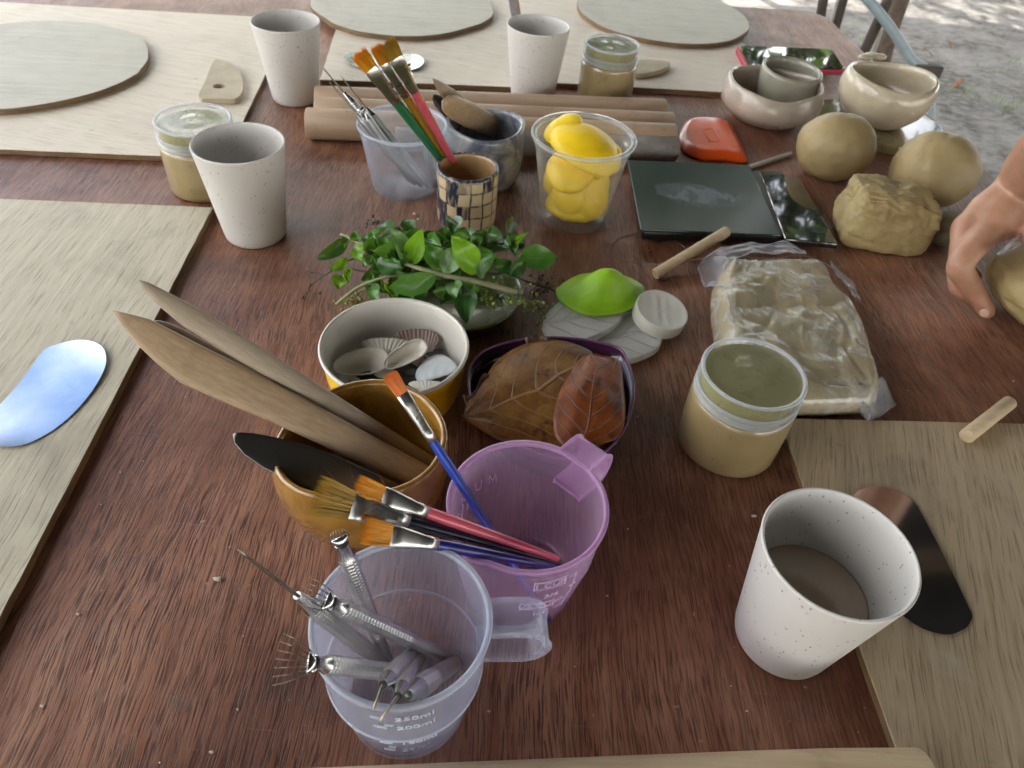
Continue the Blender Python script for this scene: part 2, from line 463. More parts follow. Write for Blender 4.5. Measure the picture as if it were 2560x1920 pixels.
# ------------------------------------------------------------------ ground
def ground():
    V, F = [], []; n = 70
    xs = [-40 + 80 * (i / n) for i in range(n + 1)]
    def g(t): return math.copysign(abs(t) ** 2.2, t)
    xs = [2 + 90 * g(-1 + 2 * i / 110) for i in range(111)]; ys = [4 + 90 * g(-1 + 2 * i / 110) for i in range(111)]
    for y in ys:
        for x in xs:
            V.append(Vector((x, y, -.75 + .012 * fbm(Vector((x * 1.7, y * 1.7, 0))))))
    n = len(xs)
    for j in range(len(ys) - 1):
        for i in range(n - 1): a = j * n + i; F.append((a, a + 1, a + n + 1, a + n))
    t = NT('grey_sand'); co = t.co()
    a = t.noise(co, 3.2, 6, .65); b = t.noise(t.co(scale=(1, 1.5, 1)), 22, 6, .7); c = t.noise(co, 90, 3)
    base = t.mix(t.ramp(b, (.36, 0), (.62, 1)), (.05, .043, .037), (.185, .172, .155))
    base = t.mix(t.ramp(a, (.42, 0), (.66, .8)), base, (.27, .255, .235))
    base = t.mix(t.ramp(c, (.62, 0), (.74, .6)), base, (.10, .085, .07))
    gr = t.ramp(t.noise(co, 6.5, 5, .6), (.62, 0), (.72, .7))
    base = t.mix(t.math('MULTIPLY', gr, t.ramp(b, (.45, 1), (.6, 0))), base, (.11, .15, .06))
    m = t.done(t.bsdf(base, .9, t.bump(b, .6, .02)))
    setp(obj('ground', V, F, m), kind='structure')
ground()
def grass():
    V, F = [], []
    for (px, py, k) in [(2540, 150, 26), (2410, 235, 26), (2500, 250, 26), (2528, 262, 22), (2445, 165, 9), (2130, 70, 14), (2150, 95, 12), (2475, 215, 10), (2360, 150, 6), (2395, 225, 14)]:
        c = at(px, py, -.74)
        for i in range(k):
            b = c + Vector((rnd.gauss(0, .05), rnd.gauss(0, .06), -.01)); h = rnd.uniform(.015, .05); a = rnd.uniform(0, 6.28)
            d = Vector((math.cos(a), math.sin(a), 0)); o = len(V)
            V += [b - d * .002, b + d * .002, b + Vector((rnd.gauss(0, .015), rnd.gauss(0, .015), h))]; F.append((o, o + 1, o + 2))
    setp(obj('grass', V, F, plain('grass_blades', (.11, .20, .05), .6, .3), smooth=False), kind='stuff')
grass()
M_DRY = plain('dry_fallen_leaf', (.16, .065, .025), .7, .35, 80)
for i, (px, py, s, lab) in enumerate([(2372, 113, .042, 'orange brown fallen leaf lying flat on the grey sand'),
                                      (2393, 212, .034, 'reddish brown fallen leaf standing on edge in the sand'),
                                      (2318, 134, .036, 'dark curled fallen leaf on the sand near the blue tube')]):
    c = at(px, py, -.738); a = rnd.uniform(0, 3)
    d = Vector((math.cos(a), math.sin(a) * .6, .1 + (.9 if i == 1 else 0))).normalized()
    A = [c - d * s, c - d * s * .3 + Vector((0, s * .5, .012)), c + d * s * .5 + Vector((0, s * .4, .012)), c + d * s]
    B = [c - d * s, c - d * s * .3 - Vector((0, s * .5, -.012)), c + d * s * .5 - Vector((0, s * .4, -.012)), c + d * s]
    V, F, UV = strip(bez(A), bez(B), 9, 5, None, .002)
    setp(obj('fallen_leaf', V, F, M_DRY), lab, 'leaf', 'fallen leaves on the sand')

# ------------------------------------------------------------------ shelter (added for shade), trees, trunk
def sunshade():  # unseen roof added to block the sun and shape light on the table
    T = thing('added_shade_roof', 'added unseen shelter roof over the work table', 'sunshade', (.2, -.6, -.75))
    mr = plain('shade_roof_boards', (.032, .028, .025), .8, .25, 12); mp = plain('post_wood', (.16, .11, .07), .8, .25, 20)
    x = -1.35; k = 0
    while x < 4.2:
        wd = rnd.uniform(.26, .34)
        V, F = rbox(Vector((x + wd / 2, -.55 + rnd.uniform(-.06, .06), 1.38 + .034 * (k % 2))), wd + .05, 5.9, .03, 0, 0)
        obj('shade_roof_board', V, F, mr, T, smooth=False); x += wd; k += 1
    for (px, py) in ((-1.25, -2.9), (4.0, -2.9), (4.0, 1.2)):
        V, F = tube([Vector((px, py, -.75)), Vector((px + .02, py, .5)), Vector((px, py, 1.36))], .07, 10)
        obj('post', V, F, mp, T)
    for y in (-2.6, 1.2):
        V, F = rbox(Vector((1.4, y, 1.32)), 5.5, .08, .085, 0, .004); obj('beam', V, F, mp, T, smooth=False)
sunshade()
M_BARK = plain('bark', (.075, .052, .035), .85, .45, 26, .8, 60)
def leafmat(n, c):
    t = NT(n); co = t.co(); a = t.noise(co, 3, 4)
    base = t.mix(t.ramp(a, (.35, 0), (.65, 1)), tuple(x * .6 for x in c), tuple(x * 1.5 for x in c))
    b = t.bsdf(base, .45); tl = t.n('ShaderNodeBsdfTranslucent'); t.val(tl.inputs['Color'], base)
    ms = t.n('ShaderNodeMixShader'); ms.inputs[0].default_value = .35; t.l(b, ms.inputs[1]); t.l(tl.outputs[0], ms.inputs[2])
    return t.done(ms.outputs[0])
M_FOL = leafmat('tree_foliage', (.06, .105, .022))
def tree(x, y, h, s, lab, src=None):
    r2 = random.Random(int(x * 77 + y))
    T = thing('broadleaf_tree', lab, 'tree', (x, y, -.76), 'trees around the clearing')
    if src:
        for ch in src.children:
            c = ch.copy(); col.objects.link(c); c.parent = T
        T.scale = (s, s, s * r2.uniform(.9, 1.15)); T.rotation_euler.z = r2.uniform(0, 6)
        return T
    b = Vector((x, y, -.78)); k = []
    k.append(tube(bez([b, b + Vector((.1, .05, 1.2)), b + Vector((-.05, .1, 2.6)), b + Vector((.1, 0, h * .7))]), [.17 - .12 * i / 24 for i in range(25)], 10))
    cl = []
    for i in range(9):
        a = i * 2.4; z0 = 1.5 + i * .33; e = b + Vector((math.cos(a) * 1.5, math.sin(a) * 1.5, z0 + 1.3))
        k.append(tube(bez([b + Vector((0, 0, z0)), b + Vector((math.cos(a) * .6, math.sin(a) * .6, z0 + .5)), e]), [.06 - .045 * j / 16 for j in range(17)], 6)); cl.append(e)
    V, F = join(*k); obj('trunk', V, F, M_BARK, T)
    V, F = [], []
    for i in range(70):
        cl.append(b + Vector((r2.gauss(0, 1.15), r2.gauss(0, 1.15), h * .62 + r2.gauss(0, h * .17))))
    for c in cl:
        for i in range(70):
            p = c + Vector((r2.gauss(0, .30), r2.gauss(0, .30), r2.gauss(0, .24)))
            a = Vector((r2.gauss(0, 1), r2.gauss(0, 1), r2.gauss(0, .6))).normalized(); q = a.orthogonal().normalized(); l = r2.uniform(.07, .13)
            o = len(V); V += [p - a * l, p + q * l * .42, p + a * l, p - q * l * .42]; F.append((o, o + 1, o + 2, o + 3))
    setp(obj('crown', V, F, M_FOL, T, smooth=False), kind='stuff')
    return T
t0 = tree(3.4, 8.6, 5.6, 1.5, 'bushy broadleaf tree across the sunlit sand to the right')
t0.scale = (1.35, 1.35, 1.5)
tree(6.6, 7.8, 5.6, 1.45, 'tallest broadleaf tree at the far right of the clearing', t0)
tree(.9, 10.8, 5.6, 1.5, 'broadleaf tree furthest from the work table', t0)
tree(8.2, 4.2, 5.6, 1.2, 'broadleaf tree to the side of the clearing', t0)
tree(6.0, 1.05, 5.6, 1.0, 'added broadleaf tree shading the sand beside the shelter', t0)  # added with the next tree to dapple the sand and block light
tree(7.3, 2.0, 5.6, 1.0, 'added broadleaf tree behind the one beside the shelter', t0)
tree(4.9, 2.5, 5.6, .9, 'added broadleaf tree behind the one beside the shelter post', t0)  # added with the next one to cut light from the right
tree(4.9, -1.2, 5.6, 1.0, 'added broadleaf tree at the near end of the shelter', t0)
tree(1.5, -5.6, 5.6, 1.2, 'added broadleaf tree behind the photographer to the right', t0)  # unseen pair with the next, added to darken the camera side
tree(-1.8, -5.2, 5.6, 1.2, 'added broadleaf tree behind the photographer to the left', t0)
tree(-5.2, 11.5, 5.6, 1.2, 'broadleaf tree to the far left of the clearing', t0)
def near_trunk():
    T = thing('tree_trunk', 'dark brown tree trunk standing behind the corner of the table', 'tree trunk', (1.72, 3.75, -.76))
    a, b = atY(*zN(745, 640), 3.7), atY(*zN(945, 0), 3.7); a2 = atY(*zN(545, 640), 3.7); b2 = atY(*zN(735, 0), 3.7)
    c0 = (a + a2) / 2; c1 = (b + b2) / 2; r = (a - a2).length / 2; d = (c1 - c0)
    pts = [c0 - d * (c0.z + .78) / max(d.z, .01) if d.z > .01 else c0]
    pts = [c0 + d * s for s in (-.6, -.2, .2, .6, 1, 1.6, 2.4, 3.4)]
    V, F = tube(pts, [r * k for k in (1.15, 1.05, 1, .98, .97, .95, .92, .88)], 18)
    V = [v + Vector((fbm(v * 9) * .012, fbm(v * 9 + Vector((5, 0, 0))) * .012, 0)) for v in V]
    obj('trunk', V, F, M_BARK, T)
near_trunk()
def chair():
    T = thing('folding_chair', 'folding chair with dark wooden bars and a bent grey blue metal tube behind the bowls', 'chair', (1.05, 2.1, -.75))
    mb = plain('dark_bar_wood', (.045, .032, .024), .6, .3, 30); mt = plain('grey_blue_paint', (.30, .38, .42), .4, .1, 40)
    mg = plain('pale_bar_paint', (.42, .41, .36), .5, .15, 40)
    Y = 2.1
    V, F = tube(bez([atY(*zN(430, -60), Y), atY(*zN(575, 100), Y), atY(*zN(760, 340), Y), atY(*zN(890, 540), Y), atY(*zN(985, 680), Y), atY(*zN(1085, 735), Y), atY(*zN(1165, 800), Y), atY(*zN(1180, 1000), Y), atY(*zN(1165, 1700), Y)], 6), .0125, 12)
    obj('bent_tube', V, F, mt, T)
    V, F = tube(lerp_pts(atY(*zN(760, -120), Y + .05), atY(*zN(330, 830), Y + .05), [i / 6 for i in range(7)]), .014, 12); obj('wooden_bar', V, F, mb, T)
    V, F = tube(lerp_pts(atY(*zN(238, -80), Y + .06), atY(*zN(60, 560), Y + .06), [i / 6 for i in range(7)]), .0115, 12); obj('wooden_bar', V, F, mb, T)
    V, F = tube(lerp_pts(atY(*zN(205, -80), Y + .08), atY(*zN(28, 560), Y + .08), [i / 6 for i in range(7)]), .012, 12); obj('pale_bar', V, F, mg, T)
    V, F = tube(lerp_pts(atY(*zN(5, -80), Y + .06), atY(*zN(-90, 500), Y + .06), [i / 6 for i in range(7)]), .013, 12); obj('wooden_bar', V, F, mb, T)
    V, F = tube(lerp_pts(atY(*zN(668, 200), Y + .12), atY(*zN(520, 640), Y + .12), [i / 6 for i in range(7)]), .008, 10); obj('pale_bar', V, F, mg, T)
    c = atY(*zN(1120, 775), Y)
    V, F = rbox(c, .075, .05, .035, R(8), .006); obj('joint_block', V, F, mb, T)
chair()

# ------------------------------------------------------------------ table
TA = R(6.3); TU = Vector((math.cos(TA), math.sin(TA), 0)); TV = Vector((-math.sin(TA), math.cos(TA), 0))
TO = Vector((.566, 1.655, 0))
def table():
    T = thing('work_table', 'long reddish brown plywood work table covered with pottery things', 'table', (-.3, .8, -.75))
    def c(u, v): return TO + TU * u + TV * v
    wd, dp, r = 1.85, 1.85, .05
    poly = []
    for (cu, cv, a0) in ((-r, -r, 0), (-wd + r, -r, 90), (-wd + r, -dp + r, 180), (-r, -dp + r, 270)):
        for k in range(7):
            a = R(a0 + 15 * k); poly.append(c(cu + r * math.cos(a), cv + r * math.sin(a)))
    V, F = prism(poly, -.022, 0)
    bevel(obj('tabletop', V, F, M_TABLE, T, smooth=False), .002, 2)
    mt = plain('table_frame_paint', (.33, .36, .37), .45, .1)
    for (u, v) in ((-.08, -.12), (-wd + .08, -.12), (-.08, -dp + .1), (-wd + .08, -dp + .1)):
        p = c(u, v); V, F = tube([Vector((p.x, p.y, -.75)), Vector((p.x, p.y, -.4)), Vector((p.x, p.y, -.023))], .016, 12); obj('leg', V, F, mt, T)
    for v in (-.12, -dp + .1):
        V, F = tube([c(-.08, v) - Vector((0, 0, .04)), c(-wd + .08, v) - Vector((0, 0, .04))], .012, 10); obj('rail', V, F, mt, T)
table()
def crumbs():
    V, F = [], []
    for i in range(150):
        x, y = rnd.uniform(-.42, .5), rnd.uniform(.12, 1.0); s = rnd.uniform(.0003, .0007)
        v, f = sphere(Vector((x, y, s * .5)), (s * rnd.uniform(.8, 2), s, s * .8), 1); o = len(V); V += v; F += [tuple(k + o for k in q) for q in f]
    for (px, py, s) in [(545, 1447, .0032), (196, 1535, .0014), (1038, 535, .003), (1046, 548, .002), (1885, 1290, .002), (1222, 1778, .0012), (107, 1765, .0016), (530, 1880, .0016)]:
        p = at(px, py, s * .3); v, f = sphere(p, (s, s * .6, s * .4), 2, lambda d: 1 + .5 * fbm(d * 2 + p)); o = len(V); V += v; F += [tuple(k + o for k in q) for q in f]
    setp(obj('clay_crumbs', V, F, plain('dry_crumb', (.50, .44, .36), .8, .2)), kind='stuff')
crumbs()

def smears():
    V, F = [], []
    for pts, s in (([(2305, 745), (2345, 770), (2385, 800)], .010), ([(2300, 838), (2325, 850)], .008), ([(2080, 640), (2100, 700)], .006), ([(1885, 1275), (1892, 1300)], .0012), ([(420, 1745), (470, 1770)], .006), ([(860, 690), (830, 640)], .008)):
        p = bez([at(*q, .0005) for q in pts], 6); n = len(p); L, Rr = [], []
        for i, q in enumerate(p):
            t = i / (n - 1); w_ = s * (math.sin(math.pi * min(.97, max(.03, t))) ** .6) * (1 + .5 * fbm(q * 90)); dd = (p[min(i + 1, n - 1)] - p[max(i - 1, 0)]).normalized(); nn = Vector((-dd.y, dd.x, 0))
            L.append(q + nn * w_); Rr.append(q - nn * w_)
        v, f, _ = strip(L, Rr, 24, 6); o = len(V); V += v; F += [tuple(k + o for k in g) for g in f]
    setp(obj('clay_smears', V, F, film('dried_clay_smear', (.99, .99, .99), .16, (.52, .46, .41), .5, .1, .02, .25)), kind='stuff')
smears()

# ------------------------------------------------------------------ plywood boards
def board(lab, c0, du, dv, lu, lv, mat, th=.008):
    """corner c0, unit directions, lengths"""
    poly = [c0, c0 + du * lu, c0 + du * lu + dv * lv, c0 + dv * lv]
    pts = []
    for a, b in zip(poly, poly[1:] + poly[:1]):
        n = 40
        for k in range(n):
            p = a.lerp(b, k / n); w_ = .0005 * fbm(p * 60)
            pts.append(p + Vector((w_, w_, 0)))
    V, F = prism(pts, .0005, th)
    o = obj('plywood_board', V, F, [mat, M_EDGE], smooth=False, mi=None)
    me = o.data
    for p_ in me.polygons: p_.material_index = 0 if abs(p_.normal.z) > .7 else 1
    setp(o, lab, 'board', 'plywood boards laid out on the table')
    bevel(o, .0006, 1)
def un(a): return Vector((math.cos(R(a)), math.sin(R(a)), 0))
b8 = .008
board('greyish stained plywood board at left under the large mirror scraper', at(533, 518, b8), un(186), un(-84.8), .62, .56, M_PLYL)
fl = at(609, 301, b8) - un(97) * .105
board('pale plywood board at far left carrying a round bat and the holed rib', fl, un(186.5), un(97), .62, .50, M_PLYF)
board('pale plywood board in the middle at the back under the oval steel scraper', at(799, 199, b8), un(8.2), un(97.5), .305, .50, M_PLYF)
c_ = at(1400, 208, b8)
board('pale plywood board at back right carrying the phone and a round bat', c_ - un(6) * .043, un(6), un(96.7), .40, .56, M_PLYF)
board('warm brown plywood board at right under the tilted looking white cup', at(1947, 1044, b8), un(5.8), un(-86.4), .60, .42, M_PLYR)

# round bats
def bat(lab, cx, cy, r, wob, rot):
    pts = []
    for k in range(72):
        a = 2 * math.pi * k / 72; rr = r + wob * fbm(Vector((math.cos(a) * 1.3 + cx * 9, math.sin(a) * 1.3, cy)))
        pts.append(Vector((cx + rr * math.cos(a), cy + rr * math.sin(a), 0)))
    V, F = prism(pts, .0085, .017)
    o = obj('round_bat', V, F, [M_BAT, M_EDGE], smooth=False)
    for p_ in o.data.polygons: p_.material_index = 0 if abs(p_.normal.z) > .7 else 1
    bevel(o, .0008, 1); setp(o, lab, 'bat', 'round wooden bats on the boards')
bat('round plywood bat on the far left board', -.728, 1.005, .161, .004, 0)
bat('round plywood bat in the middle with a wavy brown edge', -.263, 1.405, .166, .008, 1)
bat('round whitish plywood bat on the back right board', .2165, 1.493, .162, .004, 2)

# long rod along the front edge
def rod():
    d = un(7.28); r = .017; p = at(1400, 1895, .0313); view = (CP - p).normalized()
    nrm = d.cross(view).cross(d).normalized()
    c0 = Vector((p.x, p.y, 0)); 
    yoff = -r * .94
    base = Vector((p.x, p.y, r + .0085)) + Vector((-d.y, d.x, 0)) * yoff
    e = at(2270, 1893, .02); te = (e - base).dot(d)
    A = base - d * .45; B = base + d * te
    n = 14; pts = [A.lerp(B, i / n) for i in range(n + 1)]
    rr = [r] * (n - 1) + [r * .98, r * .9]
    V, F = tube(pts, rr, 28)
    o = obj('wooden_rod', V, F, M_ROD); sharp(o, 50)
    setp(o, 'thick pale wooden rod lying along the front edge of the picture', 'rod')
rod()

# ------------------------------------------------------------------ speckled cups
def lip(prof): return prof
def cup_mesh(c):
    H, rr, rb = .1054, .045, .0309; t = .0024
    pr = [(0, .0015), (rb * .80, .0015), (rb * .86, .0), (rb * .97, .0006), (rb + .0006, .003), (rb + .0016, .0075)]
    for k in range(1, 13):
        s = k / 12; pr.append((rb + .0016 + (rr - rb - .0022) * s, .0075 + (H - .012) * s))
    pr += [(rr - .0003, H - .003), (rr, H - .0012), (rr - .0006, H), (rr - t * .7, H - .0002), (rr - t, H - .0016)]
    for k in range(11, -1, -1):
        s = k / 12; pr.append((rb - t + .001 + (rr - rb) * s, .0085 + (H - .012) * s))
    pr += [(rb - t - .001, .006), (rb - .008, .0045), (0, .0045)]
    return lathe(pr, c, 72)
cups = [((-.292, .6567, 0), 'white speckled cup in front of the jar at left'), ((-.3461, 1.001, 0), 'white speckled cup standing at the left end of the dowels'),
        ((-.0115, 1.0807, 0), 'white speckled cup standing behind the dowels beside a clay jar'), ((.1973, .2444, 0), 'nearest and largest looking white speckled cup beside the board at right')]
c0 = None
for i, (c, lab) in enumerate(cups):
    if i == 0:
        V, F, UV = cup_mesh((0, 0, 0)); c0 = obj('speckled_cup', V, F, M_CUP); o = c0; c0.data.transform(Matrix.Translation(c0.location))
    else:
        o = c0.copy(); col.objects.link(o)
    o.location = c; o.rotation_euler.z = i * 1.3; setp(o, lab, 'cup', 'white speckled cups')

def water():
    c = Vector((.1973, .2444, 0)); best = None
    for k in range(60):
        z = .015 + .001 * k; r_in = .0309 - .0024 + .001 + (.045 - .0309) * (z - .0085) / (.1054 - .012); p = at(*zH(520, 447), z)
        e = abs(math.hypot(p.x - c.x, p.y - c.y) - r_in)
        if best is None or e < best[0]: best = (e, z, r_in)
    _, z, r = best; V, F, _2 = lathe([(0, .0052), (.0255, .0052), (.0268, .008), (r - .0002, z - .0004), (r - .0001, z + .0004), (r - .0012, z), (0, z)], c, 64)
    setp(obj('water', V, F, plain('murky_water', (.42, .325, .235), .06, .15, 25, Specular_IOR_Level=.4)), 'murky brown water standing halfway up the nearest white cup', 'water')
water()

# ------------------------------------------------------------------ jars of clay
def jar(c, lab, src=None):
    T = thing('clay_jar', lab, 'jar', c, 'screw lid jars of clay slip')
    if src:
        for ch in src.children: k = ch.copy(); col.objects.link(k); k.parent = T
        T.rotation_euler.z = rnd.uniform(0, 6); return T
    rb, rl, H = .0418, .0407, .0819
    V, F, _ = lathe([(0, .002), (rb - .006, .001), (rb - .003, .0), (rb - .0006, .003), (rb, .007), (rb, .052), (rb - .001, .0565), (rb - .0035, .059), (0, .059)], c, 64); obj('jar_body', V, F, M_SLIP, T)
    V, F, _ = lathe([(rb - .0037, .0575), (rb - .0008, .0575), (rb - .0002, .0592), (rb - .0008, .061), (rb - .0025, .0615), (rb - .003, .064), (rb - .0012, .0645), (rb - .0010, .0662), (rb - .0037, .0665)], c, 64); obj('neck_ring', V, F, M_RIM, T)
    V, F, _ = lathe([(0, .0592), (rb - .0042, .0592), (rb - .0042, .0775), (0, .0778)], c, 64); sharp(obj('clay_plug', V, F, M_LIDC, T), 30)
    V, F, _ = lathe([(rl - .0008, .0668), (rl, .0672), (rl, .0795), (rl - .0006, .0814), (rl - .0016, .0819), (rl - .0030, .0812), (rl - .0036, .0796), (rl - .006, .0792), (.014, .0794), (.0125, .0799), (.003, .0798), (.0022, .0790), (0, .0789)], c, 64)
    o = sharp(obj('lid', V, F, M_PET, T), 25)
    V, F, _ = lathe([(rl - .0004, .0798), (rl + .0002, .0806), (rl - .0006, .0822), (rl - .0022, .0822), (rl - .0032, .0806), (rl - .0026, .0796)], c, 64); V2, F2, _2 = lathe([(rl - .0002, .0668), (rl + .0006, .0672), (rl + .0006, .0686), (rl - .0002, .069)], c, 64)
    V, F = join((V, F), (V2, F2)); obj('lid_rim', V, F, M_RIM, T)
    return T
j0 = jar(Vector((.1849, .4176, 0)), 'large looking clay filled jar beside the bag of clay')
jar(Vector((-.3764, .7449, 0)), 'clay filled jar with a sky blue shine on its lid behind the left cup', j0)
jar(Vector((.0974, 1.1058, 0)), 'clay filled jar standing behind the dowels beside a white cup', j0)

# ------------------------------------------------------------------ dowels
def dowel(lab, px0, px1, r, mat=None, pz=None):
    """px0, px1: pixels on the silhouette's upper edge near each end"""
    z = r * 1.9
    A = at(*px0, z); B = at(*px1, z); d = (B - A); d.z = 0; d.normalize(); nrm = Vector((-d.y, d.x, 0))
    A = Vector((A.x, A.y, r)) - nrm * r * .43; B = Vector((B.x, B.y, r)) - nrm * r * .43
    L = (B - A).length; n = 8
    pts = [A, A + d * .0012] + [A.lerp(B, i / n) for i in range(1, n)] + [B - d * .0012, B]
    V, F = tube(pts, [r - .001, r] + [r] * (n - 1) + [r, r - .001], 28)
    o = obj('dowel', V, F, mat or M_DOWEL); sharp(o, 50)
    # grain runs along the dowel: give the object its axis
    ang = math.atan2(d.y, d.x); rot = Matrix.Rotation(-ang, 4, 'Z'); o.data.transform(rot); o.rotation_euler.z = ang
    setp(o, lab, 'dowel', 'rolling dowels lying side by side')
dowel('wooden dowel furthest back of the row of dowels', (788, 214), (1663, 247), .018)
dowel('wooden dowel second from the back of the row', (788, 241), (1682, 280), .0185)
dowel('thickest wooden dowel with a dark grain streak, in front of the two thin ones', (766, 268), (1688, 309), .0195)
M_GREYD = wood('grey_card_tube', (.20, .18, .16), (.30, .28, .26), 'x', (60, 120, 120), .75)
dowel('short grey dowel in front of the wooden ones, beside the orange rib', (990, 316), (1695, 342), .0155, M_GREYD)

# ------------------------------------------------------------------ vessels in the middle
def measuring_cup(T, c, rb, rr, H, step, mat, rim, name_body='cup_body', spout=None):
    t = .0013
    def rad(z):
        s = z / H
        if z < step: return rb + (rr - rb) * .74 * s / (step / H)
        return rb + (rr - rb) * (.78 + .22 * (z - step) / (H - step))
    def fr(a, z):
        if spout is None: return 1
        d = math.atan2(math.sin(a - spout), math.cos(a - spout))
        return 1 + .10 * math.exp(-(d / .16) ** 2) * max(0, (z / H - .72) / .28) ** 1.5
    def fz(a, z, r):
        if spout is None or z < H * .9: return 0
        d = math.atan2(math.sin(a - spout), math.cos(a - spout)); return -.0022 * math.exp(-(d / .14) ** 2)
    zs = [.003 + (H - .003) * k / 22 for k in range(23)]
    zs = sorted(set(zs + [step - .0006, step + .0006]))
    pr = [(0, .0012), (rb * .9, .0012), (rb - .001, .0), (rb, .0012)] + [(rad(z), z) for z in zs] + [(rad(z) - t, z) for z in reversed(zs) if z > .004] + [(rb - t - .002, .0028), (0, .0028)]
    V, F, _ = lathe(pr, c, 72, fr, fz); o = obj(name_body, V, F, mat, T)
    pr = [(rr - t - .0006, H - .0028), (rr + .0009, H - .0030), (rr + .0013, H - .0008), (rr + .0008, H + .0006), (rr - t, H + .0006), (rr - t - .0008, H - .0006)]
    pr.append(pr[0]); V, F, _ = lathe(pr, c, 72, fr, fz); obj('rim', V, F, rim, T)
    return rad
def ledge_ring(T, c, r, z, mat):
    V, F, _ = lathe([(r - .0006, z - .001), (r + .0005, z - .0008), (r + .0006, z + .0002), (r - .0003, z + .0006)], c, 72); obj('ledge', V, F, mat, T)
def loop_handle(T, c, r0, ang, z_top, z_bot, out, width, mat):
    d = Vector((math.cos(ang), math.sin(ang), 0)); s = Vector((-d.y, d.x, 0)); up = Vector((0, 0, 1))
    pts = []
    zc, hr = (z_top + z_bot) / 2, (z_top - z_bot) / 2
    path = [(r0 - .003, z_top), (r0 + out * .35, z_top + .0005), (r0 + out * .65, z_top - .0005)]
    for k in range(1, 12):
        a = math.pi / 2 - math.pi * k / 12; path.append((r0 + out - hr * .9 + hr * .9 * math.cos(a), zc + hr * math.sin(a)))
    path += [(r0 + out * .5, z_bot), (r0 - .006, z_bot + .002)]
    th = .0011; rings = []
    for i, (r, z) in enumerate(path):
        p0 = path[max(i - 1, 0)]; p1 = path[min(i + 1, len(path) - 1)]
        tx, tz = p1[0] - p0[0], p1[1] - p0[1]; l = math.hypot(tx, tz); nx, nz = -tz / l, tx / l
        ce = c + d * r + up * z; nv = d * nx + up * nz
        hw = width / 2 * (1 - .12 * i / len(path))
        ring = []
        for (a, b) in ((-1, 1), (-.8, 1), (.8, 1), (1, 1), (1, -1), (.8, -1), (-.8, -1), (-1, -1)):
            e = 2.2 if abs(a) == 1 else 1.0
            ring.append(ce + s * (a * hw) + nv * (b * th * e))
        rings.append(ring)
    V, F = loftrings(rings); o = obj('handle', V, F, mat, T); sharp(o, 40)
def letters(T, c, rad, text, ang, z, size, mat, name='raised_lettering', sx=1.0, off=.0004):
    """text bent round the cup wall, readable from outside, centred on angle ang"""
    cu = bpy.data.curves.new('lettering', 'FONT'); cu.body = text; cu.size = size; cu.align_x = 'CENTER'; cu.align_y = 'CENTER'; cu.extrude = .0002
    cu.resolution_u = 3
    tmp = bpy.data.objects.new('lettering', cu); me = bpy.data.meshes.new_from_object(tmp)
    V = []
    for v in me.vertices:
        x, y, zz = v.co; h = z + y; r = rad(h) + off + zz; a = ang + x * sx / r
        V.append(Vector((c.x + r * math.cos(a), c.y + r * math.sin(a), c.z + h)))
    F = [tuple(p.vertices) for p in me.polygons]
    bpy.data.objects.remove(tmp); bpy.data.meshes.remove(me); bpy.data.curves.remove(cu)
    return V, F
def tick(c, rad, a0, a1, z, h=.0007, off=.0005, z1=None):
    n = 8; rg = []
    for k in range(n + 1):
        a = a0 + (a1 - a0) * k / n; zz = z + ((z1 - z) * k / n if z1 is not None else 0); r = rad(zz)
        q = []
        for (dr, dz) in ((-.0003, -h / 2), (off, -h / 2), (off, h / 2), (-.0003, h / 2)):
            q.append(Vector((c.x + (r + dr) * math.cos(a), c.y + (r + dr) * math.sin(a), c.z + zz + dz)))
        rg.append(q)
    return loftrings(rg)

# clear measuring cup at the front
CC = Vector((-.0448, .179, 0)); CRB, CRR, CHH = .0355, .0457, .1013
T_CLR = thing('measuring_cup', 'clear frosted measuring cup with ml marks and a side handle holding metal tools', 'measuring cup', CC, 'plastic measuring cups')
rad_c = measuring_cup(T_CLR, CC, CRB, CRR, CHH, .052, M_PPL, M_RIM)
ledge_ring(T_CLR, CC, rad_c(.0525), .0525, M_RIM)
loop_handle(T_CLR, CC, CRR, R(8), CHH - .004, CHH - .034, .031, .021, film('handle_plastic', (.96, .96, 1.0), .20, (.74, .79, .95), .2, .35))
def face_ang(c, px, py, z):                 # angle round the cup of the wall point under that pixel
    best = None
    for k in range(720):
        a = math.pi + math.pi * k / 720
        q = c + Vector((math.cos(a) * .042, math.sin(a) * .042, z)); v = q - CP; zz = v.dot(fw)
        x = 1280 + FPX * v.dot(rt) / zz
        if best is None or abs(x - px) < best[0]: best = (abs(x - px), a)
    return best[1]
vf = []
for txt, px, z in (('250ml', 1035, .086), ('200ml', 1040, .0735), ('100ml', 1048, .0465), ('50ml', 1042, .029)):
    a = face_ang(CC, px, 0, z); vf.append(letters(T_CLR, CC, rad_c, txt, a, z, .0064, M_EMB, sx=1.25))
    w_ = .33 if txt != '50ml' else .28
    vf.append(tick(CC, rad_c, a - w_ - .16, a - w_, z - .0005))
for z in (.077, .0515, .036):
    a = face_ang(CC, 985 if z > .052 else 990, 0, z); vf.append(tick(CC, rad_c, a - .10, a, z))
for z, a_ in ((.053, -.62), (.046, -.55), (.050, -.40)):
    a = face_ang(CC, 1000, 0, z); vf.append(tick(CC, rad_c, a + a_ - .07, a + a_, z))
V, F = join(*vf); obj('raised_marks', V, F, M_EMB, T_CLR, smooth=False)

